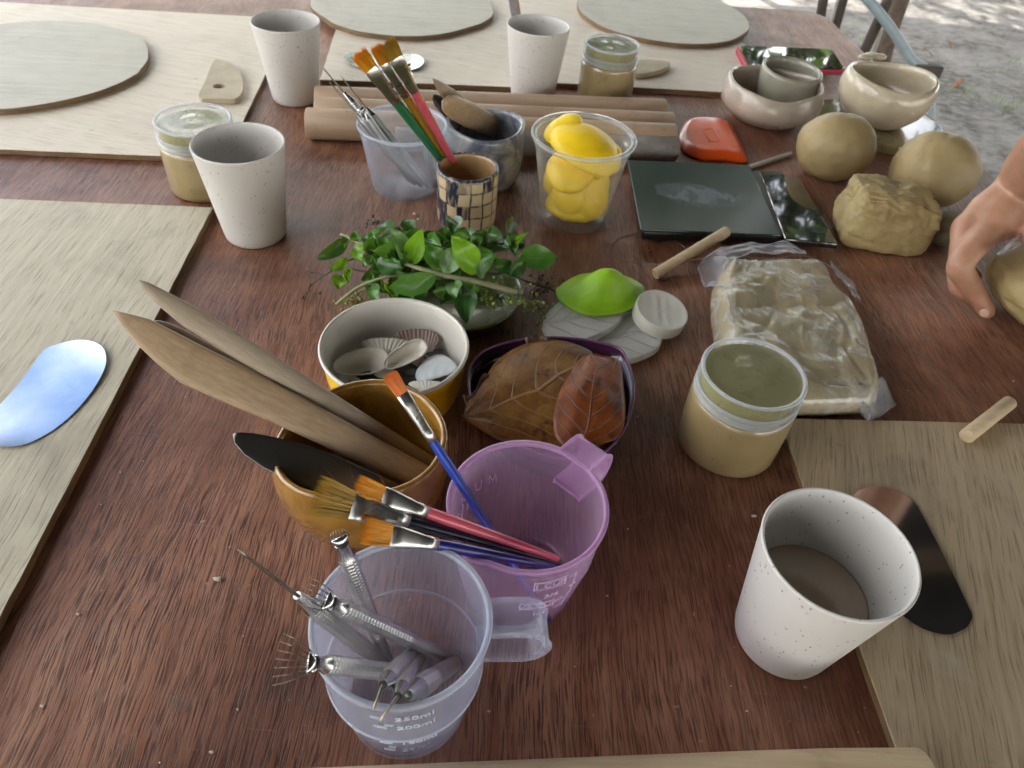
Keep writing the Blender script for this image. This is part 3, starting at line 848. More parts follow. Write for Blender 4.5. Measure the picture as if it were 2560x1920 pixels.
# pink measuring cup
PC = Vector((.0168, .2668, 0)); PRB, PRR, PHH = .0375, .0487, .0917
T_PNK = thing('measuring_cup', 'pink translucent measuring cup with cup fraction marks holding paint brushes', 'measuring cup', PC, 'plastic measuring cups')
rad_p = measuring_cup(T_PNK, PC, PRB, PRR, PHH, .052, M_PINK, M_PRIM, spout=R(232))
loop_handle(T_PNK, PC, PRR, R(52), PHH - .001, PHH - .030, .024, .026, M_PRIM)
vf = []
for txt, px, z, fr_ in (('1 CUP', 1368, .074, 1), ('3/4', 1370, .060, 0), ('1/2 CUP', 1340, .046, 1), ('1/4', 1345, .032, 0)):
    a = face_ang(PC, px, 0, z); vf.append(letters(T_PNK, PC, rad_p, txt, a, z, .0062, M_EMBP, sx=1.2))
    if fr_:
        hw = .21 if txt == '1 CUP' else .24
        vf += [tick(PC, rad_p, a - hw, a + hw, z + .0042, .0005), tick(PC, rad_p, a - hw, a + hw, z - .0042, .0005),
               tick(PC, rad_p, a - hw, a - hw + .014, z, .0084), tick(PC, rad_p, a + hw - .014, a + hw, z, .0084)]
    vf.append(tick(PC, rad_p, a + .26, a + .38, z + .001))
    if txt == '1 CUP': a_top = a + .38
    if txt == '1/4': a_bot = a + .38
vf.append(tick(PC, rad_p, a_top - .01, a_top + .006, .0745, .0006)); vf.append(tick(PC, rad_p, a_bot, a_top, .032, .0009, z1=.075))
V, F = join(*vf); obj('raised_marks', V, F, M_EMBP, T_PNK, smooth=False)
def scribble(T, c, rad, a0, z0, strokes, mat):
    vf = []
    for st in strokes:
        pts = []
        for (da, dz) in st:
            a = a0 + da; r = rad(z0 + dz) - .0017; pts.append(Vector((c.x + r * math.cos(a), c.y + r * math.sin(a), z0 + dz)))
        vf.append(tube(bez(pts, 5), .00022, 5))
    V, F = join(*vf); obj('moulded_script', V, F, mat, T)
# moulded script seen in reverse through the far wall
st = []
for x, k in ((0, 'M'), (.26, 'U'), (.46, '/'), (.58, 'M')):
    if k == 'M': st += [[(x, 0), (x + .02, .008), (x + .06, .002), (x + .11, .008), (x + .12, 0)]]
    elif k == 'U': st += [[(x, .008), (x + .01, .001), (x + .09, .0005), (x + .11, .008)]]
    else: st += [[(x, 0), (x + .06, .009)]]
scribble(T_PNK, PC, rad_p, R(118), .058, st, M_EMBP)
scribble(T_PNK, PC, rad_p, R(160), .046, [[(0, 0), (.08, .010), (.16, .007), (.10, .0), (.02, .004), (-.06, .012)], [(.2, 0), (.24, .009), (.3, .006), (.26, -.002)], [(-.14, .002), (-.2, .010), (-.24, .002)]], M_EMBP)

# plain frosted cup further back
MC = Vector((-.1531, .7893, 0))
T_MID = thing('plastic_cup', 'plain frosted plastic cup leaning needle tools, in front of the dowels', 'plastic cup', MC)
rb, rr, H = .0385, .0505, .0785
pr = [(0, .0015), (rb - .004, .0015), (rb - .001, 0), (rb, .002)] + [(rb + (rr - rb) * k / 10, .003 + (H - .003) * k / 10) for k in range(11)] + [(rr - .0012 - (rr - rb) * k / 10, H - (H - .004) * k / 10) for k in range(11)] + [(rb - .004, .0030), (0, .0030)]
V, F, _ = lathe(pr, MC, 64); obj('cup_body', V, F, M_PP, T_MID)
pr = [(rr - .0015, H - .003), (rr + .0010, H - .0032), (rr + .0018, H - .0008), (rr + .0008, H + .0008), (rr - .0012, H + .0004)]; pr.append(pr[0])
V, F, _ = lathe(pr, MC, 64); obj('rim', V, F, M_RIM, T_MID)

# clear cup with the yellow pieces
YC = Vector((.0516, .751, 0))
T_YEL = thing('clear_cup', 'clear plastic cup heaped with yellow lens shaped pieces', 'plastic cup', YC)
rb, rr, H = .0375, .0562, .1036
pr = [(0, .004), (rb - .007, .004), (rb - .004, .0), (rb - .0008, .0008), (rb, .004)] + [(rb + (rr - .0045 - rb) * k / 10, .004 + (H - .018) * k / 10) for k in range(1, 11)] + [(rr - .0032, H - .0125), (rr - .0030, H - .003)]
inn = [(r - .0009, z) for r, z in reversed(pr[4:])] + [(rb - .006, .0052), (0, .0052)]
V, F, _ = lathe(pr + [(rr - .0034, H - .0015)] + inn, YC, 64); obj('cup_body', V, F, M_PET, T_YEL)
pr = [(rr - .0045, H - .003), (rr - .003, H - .0042), (rr + .0004, H - .0036), (rr + .0016, H - .0012), (rr + .0004, H + .0006), (rr - .003, H + .0004), (rr - .0045, H - .001)]; pr.append(pr[0])
V, F, _ = lathe(pr, YC, 64); obj('rolled_rim', V, F, film('clear_rim', (.97, .98, .99), .20, (.85, .9, .95), .08, .35), T_YEL)
M_YEL = plain('yellow_silicone', (.92, .62, .012), .42, .10, 40, .08, 200, Subsurface_Weight=.15)
def ypiece(c, r, th, tilt, az, lab, bend=.25, pt=0.0):
    def f(d):
        k = 1 + .05 * fbm(d * 1.6 + Vector(c) * 40)
        if pt and d.x > .3: k += pt * (d.x - .3)
        return k
    V, F = sphere((0, 0, 0), (r, r * .86, th), 4, f)
    V = [Vector((v.x, v.y, v.z + bend * (v.x * v.x + v.y * v.y) / r * -1)) for v in V]
    M = Matrix.Translation(c) @ Matrix.Rotation(az, 4, 'Z') @ Matrix.Rotation(tilt, 4, 'Y')
    o = obj('yellow_piece', [M @ v for v in V], F, M_YEL); setp(o, lab, 'mould', 'yellow pieces in the clear cup')
yv = lambda x, y, z: YC + Vector((x, y, z))
ypiece(yv(.006, .000, .0925), .0435, .0145, R(16), R(-30), 'large smooth yellow dome on top of the heap in the cup', .16)
ypiece(yv(-.026, .020, .0985), .020, .008, R(-30), R(30), 'small yellow point sticking up behind the top dome', .1, .5)
ypiece(yv(-.010, -.014, .0705), .032, .014, R(20), R(255), 'yellow piece pressed against the front of the cup under the dome', .08)
ypiece(yv(.020, .002, .074), .027, .014, R(-40), R(10), 'yellow piece against the right wall of the cup under the dome', .08)
ypiece(yv(-.023, .006, .050), .023, .013, R(62), R(190), 'yellow piece against the left wall halfway down the cup', .05)
ypiece(yv(-.007, -.020, .043), .024, .012, R(66), R(262), 'round yellow piece at the front in the middle of the cup', .05)
ypiece(yv(.017, -.014, .047), .026, .0095, R(70), R(305), 'pointed yellow piece at the front right of the cup', .05, .5)
ypiece(yv(.022, .012, .052), .024, .012, R(60), R(20), 'yellow piece hidden low against the right wall', .05)
ypiece(yv(.000, -.003, .0200), .0345, .0135, R(5), R(20), 'broad yellow piece lying at the bottom of the cup', .05)
ypiece(yv(-.018, -.010, .030), .019, .011, R(50), R(210), 'small yellow piece low on the left of the cup', .05)

# blue checked cup
KC = Vector((-.0698, .7141, 0))
def checked_mat():
    t = NT('blue_checked_glaze'); tc = t.n('ShaderNodeTexCoord'); sp = t.n('ShaderNodeSeparateXYZ')
    nz = t.n('ShaderNodeTexNoise'); t.l(tc.outputs['Object'], nz.inputs['Vector']); nz.inputs['Scale'].default_value = 45; nz.inputs['Detail'].default_value = 3
    t.l(tc.outputs['UV'], sp.inputs[0])
    sn = t.n('ShaderNodeSeparateXYZ'); t.l(nz.outputs['Color'], sn.inputs[0])
    u = t.math('MULTIPLY_ADD', sn.outputs[0], .45, t.math('MULTIPLY', sp.outputs[0], 15)); v = t.math('MULTIPLY_ADD', sn.outputs[1], .35, t.math('MULTIPLY_ADD', sp.outputs[1], 66, .02))
    fu, fv = t.math('FRACT', u), t.math('FRACT', v)
    iu, iv = t.math('FLOOR', u), t.math('FLOOR', v)
    cb = t.n('ShaderNodeCombineXYZ'); t.l(iu, cb.inputs[0]); t.l(iv, cb.inputs[1])
    wn_ = t.n('ShaderNodeTexWhiteNoise'); wn_.noise_dimensions = '3D'; t.l(cb.outputs[0], wn_.inputs['Vector'])
    lu = t.ramp(t.math('ABSOLUTE', t.math('SUBTRACT', fu, .5)), (.40, 0), (.47, 1)); lv = t.ramp(t.math('ABSOLUTE', t.math('SUBTRACT', fv, .5)), (.40, 0), (.47, 1))
    cell = t.ramp(wn_.outputs['Value'], (.60, 0), (.62, 1))
    brush = t.ramp(t.noise(t.co(scale=(1, 1, .25)), 260, 4), (.34, .35), (.5, 1))
    dk = t.math('MULTIPLY', t.math('MAXIMUM', t.math('MAXIMUM', lu, t.math('MULTIPLY', lv, .9)), cell), brush)
    rimb = t.ramp(t.math('MULTIPLY', sp.outputs[1], 10), (.685, 0), (.71, 1))
    dk = t.math('MAXIMUM', dk, t.math('MULTIPLY', rimb, brush))
    n2 = t.noise(t.co(), 60, 4)
    base = t.mix(n2, (.56, .43, .25), (.68, .54, .34))
    base = t.mix(dk, base, (.010, .016, .042))
    return t.done(t.bsdf(base, .28, t.bump(n2, .15, .001), Coat_Weight=.5, Coat_Roughness=.1))
T_CHK = thing('checked_cup', 'small handmade cup painted in dark blue and tan checks holding brushes', 'cup', KC)
wob = lambda k, s: (lambda a, z: 1 + k * fbm(Vector((math.cos(a) * 1.4 + s, math.sin(a) * 1.4, z * 30))))
rb, rr, H = .0285, .0345, .0731
pr = [(0, .001), (rb * .85, .001), (rb, .0), (rb + .003, .004), (rb + .0045, .014), (rr - .0015, .035), (rr - .001, .060), (rr - .0006, .069), (rr - .001, .0722), (rr - .003, .0735), (rr - .0048, .0728), (rr - .0055, .069), (rr - .0055, .03), (rb - .002, .007), (0, .006)]
V, F, UV = lathe(pr, KC, 64, wob(.02, 3))
mi = []
o = obj('cup_body', V, F, [checked_mat(), clayish('tan_inner_glaze', (.46, .30, .15), .3, .05, coat=.4)], T_CHK, uv=UV)
for p_ in o.data.polygons:
    r_ = math.hypot(p_.center.x, p_.center.y)
    p_.material_index = 1 if (p_.normal.x * p_.center.x + p_.normal.y * p_.center.y < 0 and p_.center.z > .005 and p_.center.z < .0725) else 0

# grey pinch pot
GC = Vector((-.0609, .822, 0))
def grey_glaze():
    t = NT('mottled_grey_glaze'); co = t.co(); n1 = t.noise(co, 40, 5, .6, .8)
    base = t.mix(t.ramp(n1, (.36, 0), (.60, 1)), (.10, .12, .17), (.36, .37, .38))
    base = t.mix(t.ramp(t.noise(co, 18, 3), (.60, 0), (.72, .5)), base, (.34, .27, .17))
    return t.done(t.bsdf(base, .22, t.bump(n1, .1, .0015), Coat_Weight=.5, Coat_Roughness=.08))
M_GREYP = grey_glaze()
rb, rr, H = .036, .0475, .0731
pr = [(0, .001), (rb * .85, .001), (rb, .0005), (rb + .006, .005), (.047, .022), (.0495, .042), (.0485, .060), (rr - .0005, .070), (rr - .001, .073), (rr - .003, .0745), (rr - .0055, .0735), (rr - .007, .068), (.0425, .04), (.037, .012), (.022, .006), (0, .006)]
V, F, _ = lathe(pr, GC, 64, wob(.035, 1), lambda a, z, r: .0022 * math.sin(2 * a + 1) * (z / .073)); o = obj('grey_pot', V, F, M_GREYP)
setp(o, 'lumpy grey glazed pinch pot holding wooden paddles beside the frosted cup', 'pot')

# yellow bowl of shells
BC = Vector((-.0989, .4398, 0))
T_BWL = thing('shell_bowl', 'round bowl yellow outside and white inside holding sea shells', 'bowl', BC)
M_YO = plain('yellow_enamel', (.90, .58, .008), .3, .06, 20, Coat_Weight=.4); M_WI = plain('white_enamel', (.70, .68, .62), .32, .05, 20, Coat_Weight=.3)
rr, H = .0606, .055
V, F, _ = lathe([(0, .001), (.044, .001), (.048, .0), (.0515, .003), (.0545, .012), (.0575, .030), (.0590, .048), (.0592, .0515), (.0575, .052)], BC, 80); obj('outer_shell', V, F, M_YO, T_BWL)
V, F, _ = lathe([(.0578, .0508), (.0604, .0512), (.0612, .0535), (.0606, .0552), (.0592, .0554), (.0580, .054), (.0570, .045), (.0555, .028), (.052, .010), (.046, .0045), (0, .0040)], BC, 80); obj('white_lining', V, F, M_WI, T_BWL)

# ochre pot
OC = Vector((-.0974, .3165, 0))
def ochre():
    t = NT('ochre_glaze'); co = t.co(scale=(1, 1, 1)); n1 = t.noise(co, 26, 5, .6, 1.2); n2 = t.noise(t.co(scale=(1, 1, .4)), 60, 4)
    base = t.mix(t.ramp(n1, (.32, 0), (.62, 1)), (.20, .088, .016), (.37, .19, .030))
    base = t.mix(t.ramp(n2, (.5, 0), (.75, .6)), base, (.46, .27, .07))
    return t.done(t.bsdf(base, .16, t.bump(n1, .12, .002), Coat_Weight=.8, Coat_Roughness=.05))
M_OCH = ochre()
pr = [(0, .001), (.028, .001), (.034, .0005), (.042, .006), (.0505, .020), (.0555, .040), (.0575, .056), (.0568, .070), (.0555, .0775), (.0540, .0800), (.0520, .0800), (.0503, .077), (.0505, .066), (.0515, .050), (.048, .030), (.040, .012), (.025, .006), (0, .006)]
V, F, _ = lathe(pr, OC, 80, lambda a, z: 1 + (.045 * math.cos(2 * (a - .4)) + .03 * math.cos(3 * a + 1)) * min(1, z / .04) + .012 * fbm(Vector((math.cos(a) * 2, math.sin(a) * 2, z * 25))), lambda a, z, r: (.0012 * math.sin(2 * a - .5) - .0025 * math.cos(a - R(200))) * (z / .08) ** 2)
o = obj('ochre_pot', V, F, M_OCH); setp(o, 'glossy ochre brown handmade pot crammed with long wooden tools', 'pot')

# ------------------------------------------------------------------ tools with a knurled handle
def knurl(A, B, r, n=40, step=.0006):
    d = (B - A); L = d.length; d.normalize(); u, v = frame(d); m = max(8, int(L / step)); rings = []
    for i in range(m + 1):
        rg = []
        for k in range(n):
            a = 2 * math.pi * k / n; zz = L * i / m * 2 * math.pi / .0052; h = r + .00050 * math.cos(5 * a + zz) * math.cos(5 * a - zz) * 1.0 * (0 < i < m); rg.append(A + d * (L * i / m) + (u * math.cos(a) + v * math.sin(a)) * h)
        rings.append(rg)
    return loftrings(rings)
def pin_tool(lab, E, G, tip, r=.0042, kn=(.42, .93), kind='needle', nlen=.03, fan=5, spread=.35, group='needle and wire tools in the clear measuring cup'):
    """E = foot of the handle, G = head end of the handle, tip = where the needle or wires end"""
    T = thing('needle_tool' if kind == 'needle' else 'wire_tool', lab, 'clay tool', E, group)
    d = (G - E).normalized(); L = (G - E).length
    ts = [0, .004, .02, kn[0] * L, kn[0] * L + .001]
    V, F = tube([E + d * t for t in (0, .0012, kn[0] * L * .6, kn[0] * L)], [r * .7, r * .92, r * .95, r * .95], 20); o = obj('handle', V, F, M_KNURL, T); sharp(o, 50)
    V, F = knurl(E + d * kn[0] * L, E + d * kn[1] * L, r); obj('knurled_grip', V, F, M_KNURL, T)
    if kind == 'fan':
        V, F = tube([E + d * kn[1] * L, E + d * (kn[1] * L + .003), E + d * (L - .002), E + d * L], [r * 1.02, r * .78, r * .72, r * .85], 18)
    else:
        V, F = tube([E + d * kn[1] * L, E + d * (kn[1] * L + .0015), E + d * (L - .001), E + d * L], [r * 1.02, r * .95, r * .52, r * .45], 18)
    o = obj('collar', V, F, M_STEEL, T); sharp(o, 40)
    nd = (tip - G); nl = nd.length; nd.normalize()
    if kind == 'needle':
        V, F = tube([G - d * .004, G, G + nd * nl * .85, tip], [.0010, .00095, .0008, .00015], 8); obj('needle', V, F, M_NEEDLE, T)
    else:
        mid = G.lerp(tip, .1); view = (CP - G).normalized(); s = nd.cross(view).normalized()
        V, F = blade(G - d * .001, G + nd * .0045, [(0, r * .75, r * .6, 0), (.5, r * .85, r * .4, 0), (1, r * 1.05, r * .22, 0)]); obj('flat_head', V, F, M_STEEL, T)
        for i in range(fan):
            q = -1 + 2 * i / (fan - 1); b = G + nd * .003 + s * q * r * 1.1; e = G + nd * nl * (1 - .06 * q * q) + s * q * nl * spread
            V, F = tube([b, b.lerp(e, .6) + s * q * .0006, e], [.0003, .00028, .00022], 5); obj('wire', V, F, M_NEEDLE, T)
    return T
def rod3(E, M, *pxs): return [online(E, M, *p) for p in pxs]
# seven tools in the clear measuring cup
E1 = at(*zE(905, 1112), .009); M1 = at(*zE(505, 800), .1045)
g, tp = rod3(E1, M1, zE(390, 728), zE(55, 480)); pin_tool('needle tool with a long dark needle pointing left out of the clear measuring cup', E1, g, tp, .0046, (.30, .86))
E1 = at(*zE(1230, 1062), .012); M1 = at(*zE(600, 765), .106)
g, tp = rod3(E1, M1, zE(590, 752), zE(428, 668)); pin_tool('wire brush tool lying across the clear measuring cup with a short fan of wires', E1, g, tp, .0046, (.40, .93), 'fan', fan=6, spread=.28)
E1 = at(*zE(890, 1085), .010); M1 = at(*zE(690, 560), .105)
g, tp = rod3(E1, M1, zE(655, 425), zE(635, 350)); pin_tool('wire tool standing upright at the back of the clear cup under the brushes', E1, g, tp, .0046, (.26, .90), 'fan', fan=6, spread=.25)
E1 = at(*zE(1040, 1150), .045); M1 = at(*zE(560, 1095), .108)
g, tp = rod3(E1, M1, zE(492, 1090), zE(280, 1075)); pin_tool('wire tool with a wide thin fan of wires over the left table', E1, g, tp, .0044, (.05, .90), 'fan', fan=7, spread=.42)
E1 = at(*zE(1065, 995), .006); G1 = at(*zE(868, 1205), .107); pin_tool('tool with a blunt dark pin leaning over the front rim, leftmost of three', E1, G1, at(*zE(812, 1352), .103), .0047, (.50, .90))
E1 = at(*zE(1075, 1035), .006); G1 = at(*zE(948, 1268), .107); T_ = pin_tool('tool with a twisted wire tip leaning over the front rim, middle of three', E1, G1, at(*zE(842, 1418), .100), .0046, (.50, .88))
E1 = at(*zE(1262, 1085), .006); G1 = at(*zE(1003, 1262), .108); pin_tool('tool with a wide open socket leaning over the front rim, rightmost of three', E1, G1, G1 + (G1 - E1).normalized() * .002, .0054, (.55, .84))
# four tools in the frosted cup
grp = 'needle tools in the frosted cup'
E1 = at(*z2(1335, 1210), .006); M1 = at(*z2(960, 745), .076)
g, tp = rod3(E1, M1, z2(920, 705), z2(760, 478)); pin_tool('needle tool with its dark needle standing highest over the frosted cup', E1, g, tp, .0045, (.3, .9), group=grp)
E1 = at(*z2(1315, 1215), .007) + Vector((-.006, .004, 0)); M1 = at(*z2(900, 745), .080)
g, tp = rod3(E1, M1, z2(770, 605), z2(585, 462)); pin_tool('needle tool reaching furthest left from the frosted cup', E1, g, tp, .0045, (.3, .9), group=grp)
E1 = at(*z2(1300, 1195), .007) + Vector((-.010, .0, 0)); M1 = at(*z2(905, 790), .079)
g, tp = rod3(E1, M1, z2(870, 735), z2(655, 555)); pin_tool('needle tool lying lowest on the left rim of the frosted cup', E1, g, tp, .0045, (.3, .9), group=grp)
E1 = at(*z2(1260, 1180), .010) + Vector((-.010, .003, 0)); M1 = at(*z2(945, 790), .081)
g, tp = rod3(E1, M1, z2(905, 715), z2(820, 620)); pin_tool('short wire tool among the needles in the frosted cup', E1, g, tp, .0045, (.3, .9), 'fan', fan=5, spread=.3, group=grp)
E1 = at(*z2(1335, 1215), .006) + Vector((.004, .004, 0)); M1 = at(*z2(1245, 690), .105)
g, tp = rod3(E1, M1, zI(1525, 440), zI(1478, 215)); pin_tool('upright knurled wire tool at the back of the frosted cup before the oval scraper', E1, g, tp, .0042, (.25, .95), 'fan', fan=7, spread=.28, group=grp)

# ------------------------------------------------------------------ paint brushes
def bristle(n, c, r_=.5):
    t = NT(n); g = t.n('ShaderNodeNewGeometry')
    v = t.math('MULTIPLY_ADD', g.outputs['Random Per Island'], .5, .72); cb = t.n('ShaderNodeVectorMath', operation='SCALE'); cb.inputs[0].default_value = c; t.l(v, cb.inputs['Scale'])
    return t.done(t.bsdf(cb.outputs[0], r_))
M_BR_O = bristle('orange_bristle', (.78, .33, .014))
M_BR_T = bristle('tan_bristle', (.42, .25, .03))
M_BR_R = bristle('red_orange_bristle', (.66, .16, .01))
M_BR_TIP = bristle('worn_bristle_tip', (.24, .21, .10), .7)
def handle_mat(n, c): return plain(n, c, .3, .06, 30, Coat_Weight=.5, Coat_Roughness=.12)
H_BLUE, H_PINK, H_NAVY, H_BLU2 = handle_mat('blue_handle_paint', (.008, .05, .42)), handle_mat('pink_handle_paint', (.66, .10, .15)), handle_mat('navy_handle_paint', (.012, .012, .035)), handle_mat('deep_blue_handle_paint', (.012, .016, .20))
H_GRN, H_YEL = handle_mat('green_handle_paint', (.0, .17, .07)), handle_mat('mustard_handle_paint', (.40, .22, .01))
def brush(lab, E, F0, B0, TP, r, hw, mat, bm_, group, face=None, taper=.55, stray=0, tipmat=None, hth=.0032, flare=1.12):
    """E handle end, F0 handle/ferrule joint, B0 ferrule/bristle joint, TP bristle end; hw = half width of the flat ferrule"""
    T = thing('paint_brush', lab, 'paint brush', E, group)
    d = (F0 - E)
    V, F = tube([E, E + d * .01, E + d * .25, E + d * .6, E + d * .85, F0, F0 + d.normalized() * .002], [r * taper * .6, r * taper, r * (taper + .15), r * .9, r, r * .92, r * .9], 20); obj('handle', V, F, mat, T)
    V, F = blade(F0 - d.normalized() * .001, B0, [(0, r * .98, r * .98, 0), (.12, r * 1.02, r * 1.02, 0), (.14, r * 1.12, r * 1.1, 0), (.17, r * 1.02, r * 1.0, 0), (.21, r * 1.12, r * 1.08, 0), (.24, r * 1.02, r * .98, 0), (.45, r + (hw - r) * .45, r * .85, 0), (.75, r + (hw - r) * .9, r * .68, 0), (1, hw, hth * .75, 0)], 24, face, 2.6); o = obj('ferrule', V, F, M_FERR, T)
    # bristles: a core and many single hairs
    bd = (TP - B0); L = bd.length; bd.normalize(); view = face or (CP - (E + B0) / 2).normalized(); s = bd.cross(view).normalized(); nn = s.cross(bd)
    V, F = blade(B0 - bd * .001, TP - bd * L * .30, [(0, hw * .9, hth * .6, 0), (.5, hw * .85, hth * .55, 0), (1, hw * .7, hth * .3, 0)], 16, face, 3)
    vf = [(V, F)]
    for i in range(700):
        a = rnd.uniform(-1, 1); b = rnd.uniform(-1, 1)
        p0 = B0 + s * a * hw * .95 + nn * b * hth * .75
        e = B0 + bd * L * (rnd.uniform(.86, 1.03) - .06 * a * a) + s * (a * hw * flare + rnd.gauss(0, .0003)) + nn * (b * hth * flare + rnd.gauss(0, .0004))
        m_ = p0.lerp(e, .5) + nn * b * hth * .15
        q = s * .0002; o_ = len(vf)
        vf.append(([p0 - q, p0 + q, m_ - q, m_ + q, e], [(0, 1, 3, 2), (2, 3, 4)]))
    for i in range(stray):
        a = rnd.uniform(-1, 1); p0 = B0 + s * a * hw * .9 + nn * hth * .7; e = B0 + bd * L * rnd.uniform(.3, 1.1) + s * hw * (a + rnd.choice((-1, 1)) * rnd.uniform(.6, 2.0)) + nn * rnd.uniform(0, .006)
        m_ = p0.lerp(e, .5) + nn * .002; q = bd.cross(s) * .0001 + s * .0001
        vf.append(([p0 - q, p0 + q, m_ - q, m_ + q, e], [(0, 1, 3, 2), (2, 3, 4)]))
    V, F = join(*vf); o = obj('bristles', V, F, [bm_, tipmat or bm_], T)
    if tipmat:
        for p_ in o.data.polygons:
            c_ = p_.center + Vector(E)
            if (c_ - B0).dot(bd) > L * .74: p_.material_index = 1
    return T
gp = 'paint brushes in the pink measuring cup'
E1 = at(*zG(962, 1512), .006); M1 = at(*zG(245, 405), .0945)
f0, b0, tp = rod3(E1, M1, (1090, 1092), (1021, 974), zF(1338, 175)); brush('blue handled brush with a red orange tip standing tall in the pink cup', E1, f0, b0, tp, .0031, .0040, H_BLUE, M_BR_R, gp, taper=.75)
E1 = at(*zG(1050, 1070), .058); M1 = at(1120, 1330, .0965)
f0, b0, tp = rod3(E1, M1, (1012, 1316), zK(840, 490), zK(468, 440)); brush('widest brush with worn greyish tips and a navy handle across the pink cup', E1, f0, b0, tp, .0036, .0078, H_NAVY, M_BR_T, gp, stray=8, tipmat=M_BR_TIP, hth=.0042, flare=1.4)
E1 = at(*zG(1035, 1035), .066); M1 = at(1130, 1303, .101)
f0, b0, tp = rod3(E1, M1, zK(1535, 508), zK(1125, 388), zK(850, 315)); brush('pink handled brush with fluffy orange bristles across the pink cup', E1, f0, b0, tp, .0037, .0060, H_PINK, M_BR_O, gp, stray=10, hth=.0036, flare=1.2)
E1 = at(*zG(1000, 1095), .064); M1 = at(1110, 1364, .101)
f0, b0, tp = rod3(E1, M1, zK(1650, 732), zK(1240, 640), zK(970, 605)); brush('deep blue handled brush with orange bristles, lowest of three lying over the clear cup', E1, f0, b0, tp, .0037, .0060, H_BLU2, M_BR_O, gp, stray=4, hth=.0036, flare=1.2)
gp = 'paint brushes in the checked cup'
E1 = at(*z2(1520, 1185), .012); M1 = at(*z2(1385, 1010), .0755)
f0, b0, tp = rod3(E1, M1, zI(1365, 830), zI(1075, 425), zI(950, 235)); brush('green handled brush with a yellow tip in the checked cup', E1, f0, b0, tp, .0048, .0060, H_GRN, M_BR_O, gp, taper=.75)
d_ = (tp - E1).normalized(); s_ = d_.cross((CP - f0).normalized()).normalized()
E2 = at(*z2(1560, 1185), .014); M2 = at(*z2(1480, 1040), .066)
f0b, b0b, tpb = rod3(E2, M2, zI(1490, 750), zI(1235, 385), zI(1110, 235)); brush('pink handled brush with a dark yellow tip in the checked cup', E2, f0b, b0b, tpb, .0044, .0062, H_PINK, M_BR_T, gp, taper=.75)
back = (f0 - CP).normalized() * .009
brush('mustard handled brush squeezed between the green and the pink ones', E1.lerp(E2, .55) + back, f0.lerp(f0b, .55) + back, b0.lerp(b0b, .55) + back, tp.lerp(tpb, .62) + back,   .0042, .0045, H_YEL, M_BR_O, gp, taper=.75)

# ------------------------------------------------------------------ wooden tools
def wtool(name, lab, cat, A, B, secs, mat, group, pw=2.2, n=18):
    V, F = blade(A, B, secs, n, None, pw)
    o = obj(name, V, F, mat, uv=None); setp(o, lab, cat, group)
    # lengthwise UV for the grain
    me = o.data; uvl = me.uv_layers.new(name='UVMap'); m = len(secs)
    for lo in me.loops:
        k = lo.vertex_index; i, j = divmod(k, n); t = secs[min(i, m - 1)][0]
        a = 2 * math.pi * j / n; uvl.data[lo.index].uv = (t * 12 * (B - A).length, math.cos(a) * 6 + (.8 if math.sin(a) > 0 else 0))
    return o
gp = 'wooden modelling tools in the ochre pot'
A1 = at(*zF(1560, 1045), .044); M1 = at(*zF(560, 540), .092)
tipA = online(A1, M1, *zA(752, 525)); Lw = (tipA - A1).length
wtool('wooden_knife', 'broadest light wooden knife with a sharp point sticking out to the left', 'wooden tool', A1, tipA,
      [(0, .0085, .003, 0), (.02, .0092, .004, 0), (.3, .0106, .0042, 0), (.5, .0120, .0042, 0), (.66, .0132, .004, -.0012), (.76, .0134, .0038, -.0018), (.84, .0112, .004, .0005), (.91, .0085, .0032, .003), (.965, .0038, .002, .0045), (1, .0006, .0006, .0055)], M_TOOL, gp, 3.2)
A1 = at(*zF(1625, 945), .036); M1 = at(*zF(700, 380), .097)
tipA = online(A1, M1, *zA(922, 338))
wtool('wooden_knife', 'long greyish wooden stick with a pink paint stain, uppermost of the bunch', 'wooden tool', A1, tipA,
      [(0, .005, .0035, 0), (.02, .0054, .0032, 0), (.3, .0062, .0034, 0), (.55, .0070, .0034, 0), (.72, .0075, .0032, 0), (.85, .0070, .003, 0), (.93, .0050, .0030, .001), (.98, .0028, .002, .002), (1, .0008, .0008, .0024)], M_TOOL2, gp)
# stain patch on the grey stick
ax = (tipA - A1).normalized(); vw = (CP - A1.lerp(tipA, .42)).normalized(); su = ax.cross(vw).normalized(); nn = su.cross(ax)
A2 = at(*zF(1545, 1000), .046); M2 = at(*zF(560, 462), .094)
tipB = online(A2, M2, *zA(1032, 565))
wtool('wooden_knife', 'dark brown wooden stick with a blunt pointed end, wedged between the other two', 'wooden tool', A2, tipB,
      [(0, .005, .004, 0), (.3, .006, .004, 0), (.6, .0070, .0042, 0), (.88, .0075, .0042, 0), (.95, .0068, .004, 0), (.985, .004, .003, .001), (1, .001, .001, .002)], M_TOOL3, gp)
A3 = at(*zF(1330, 1215), .050); M3 = at(*zF(480, 880), .080)
tipC = online(A3, M3, *zF(118, 590)); 
o = wtool('steel_blade', 'dark steel kidney blade with a saw edge lying over the rim of the ochre pot', 'metal scraper', A3, tipC,
      [(0, .011, .0004, 0), (.2, .0125, .0004, 0), (.45, .0135, .0004, 0), (.62, .0125, .0004, 0), (.78, .0105, .0004, -.0004), (.9, .0075, .0004, 0), (.97, .004, .0004, .0008), (1, .0006, .0003, .002)], M_DARKM, gp, 4)
A4 = at(*zF(1180, 1290), .044) ; M4 = at(*zF(640, 960), .070)
tipD = online(A4, M4, *zF(600, 935))
d_ = (tipD - A4); L_ = d_.length; d_.normalize(); v_ = (CP - A4).normalized(); u_ = d_.cross(v_).normalized(); n_ = u_.cross(d_)
top, bot = [], []
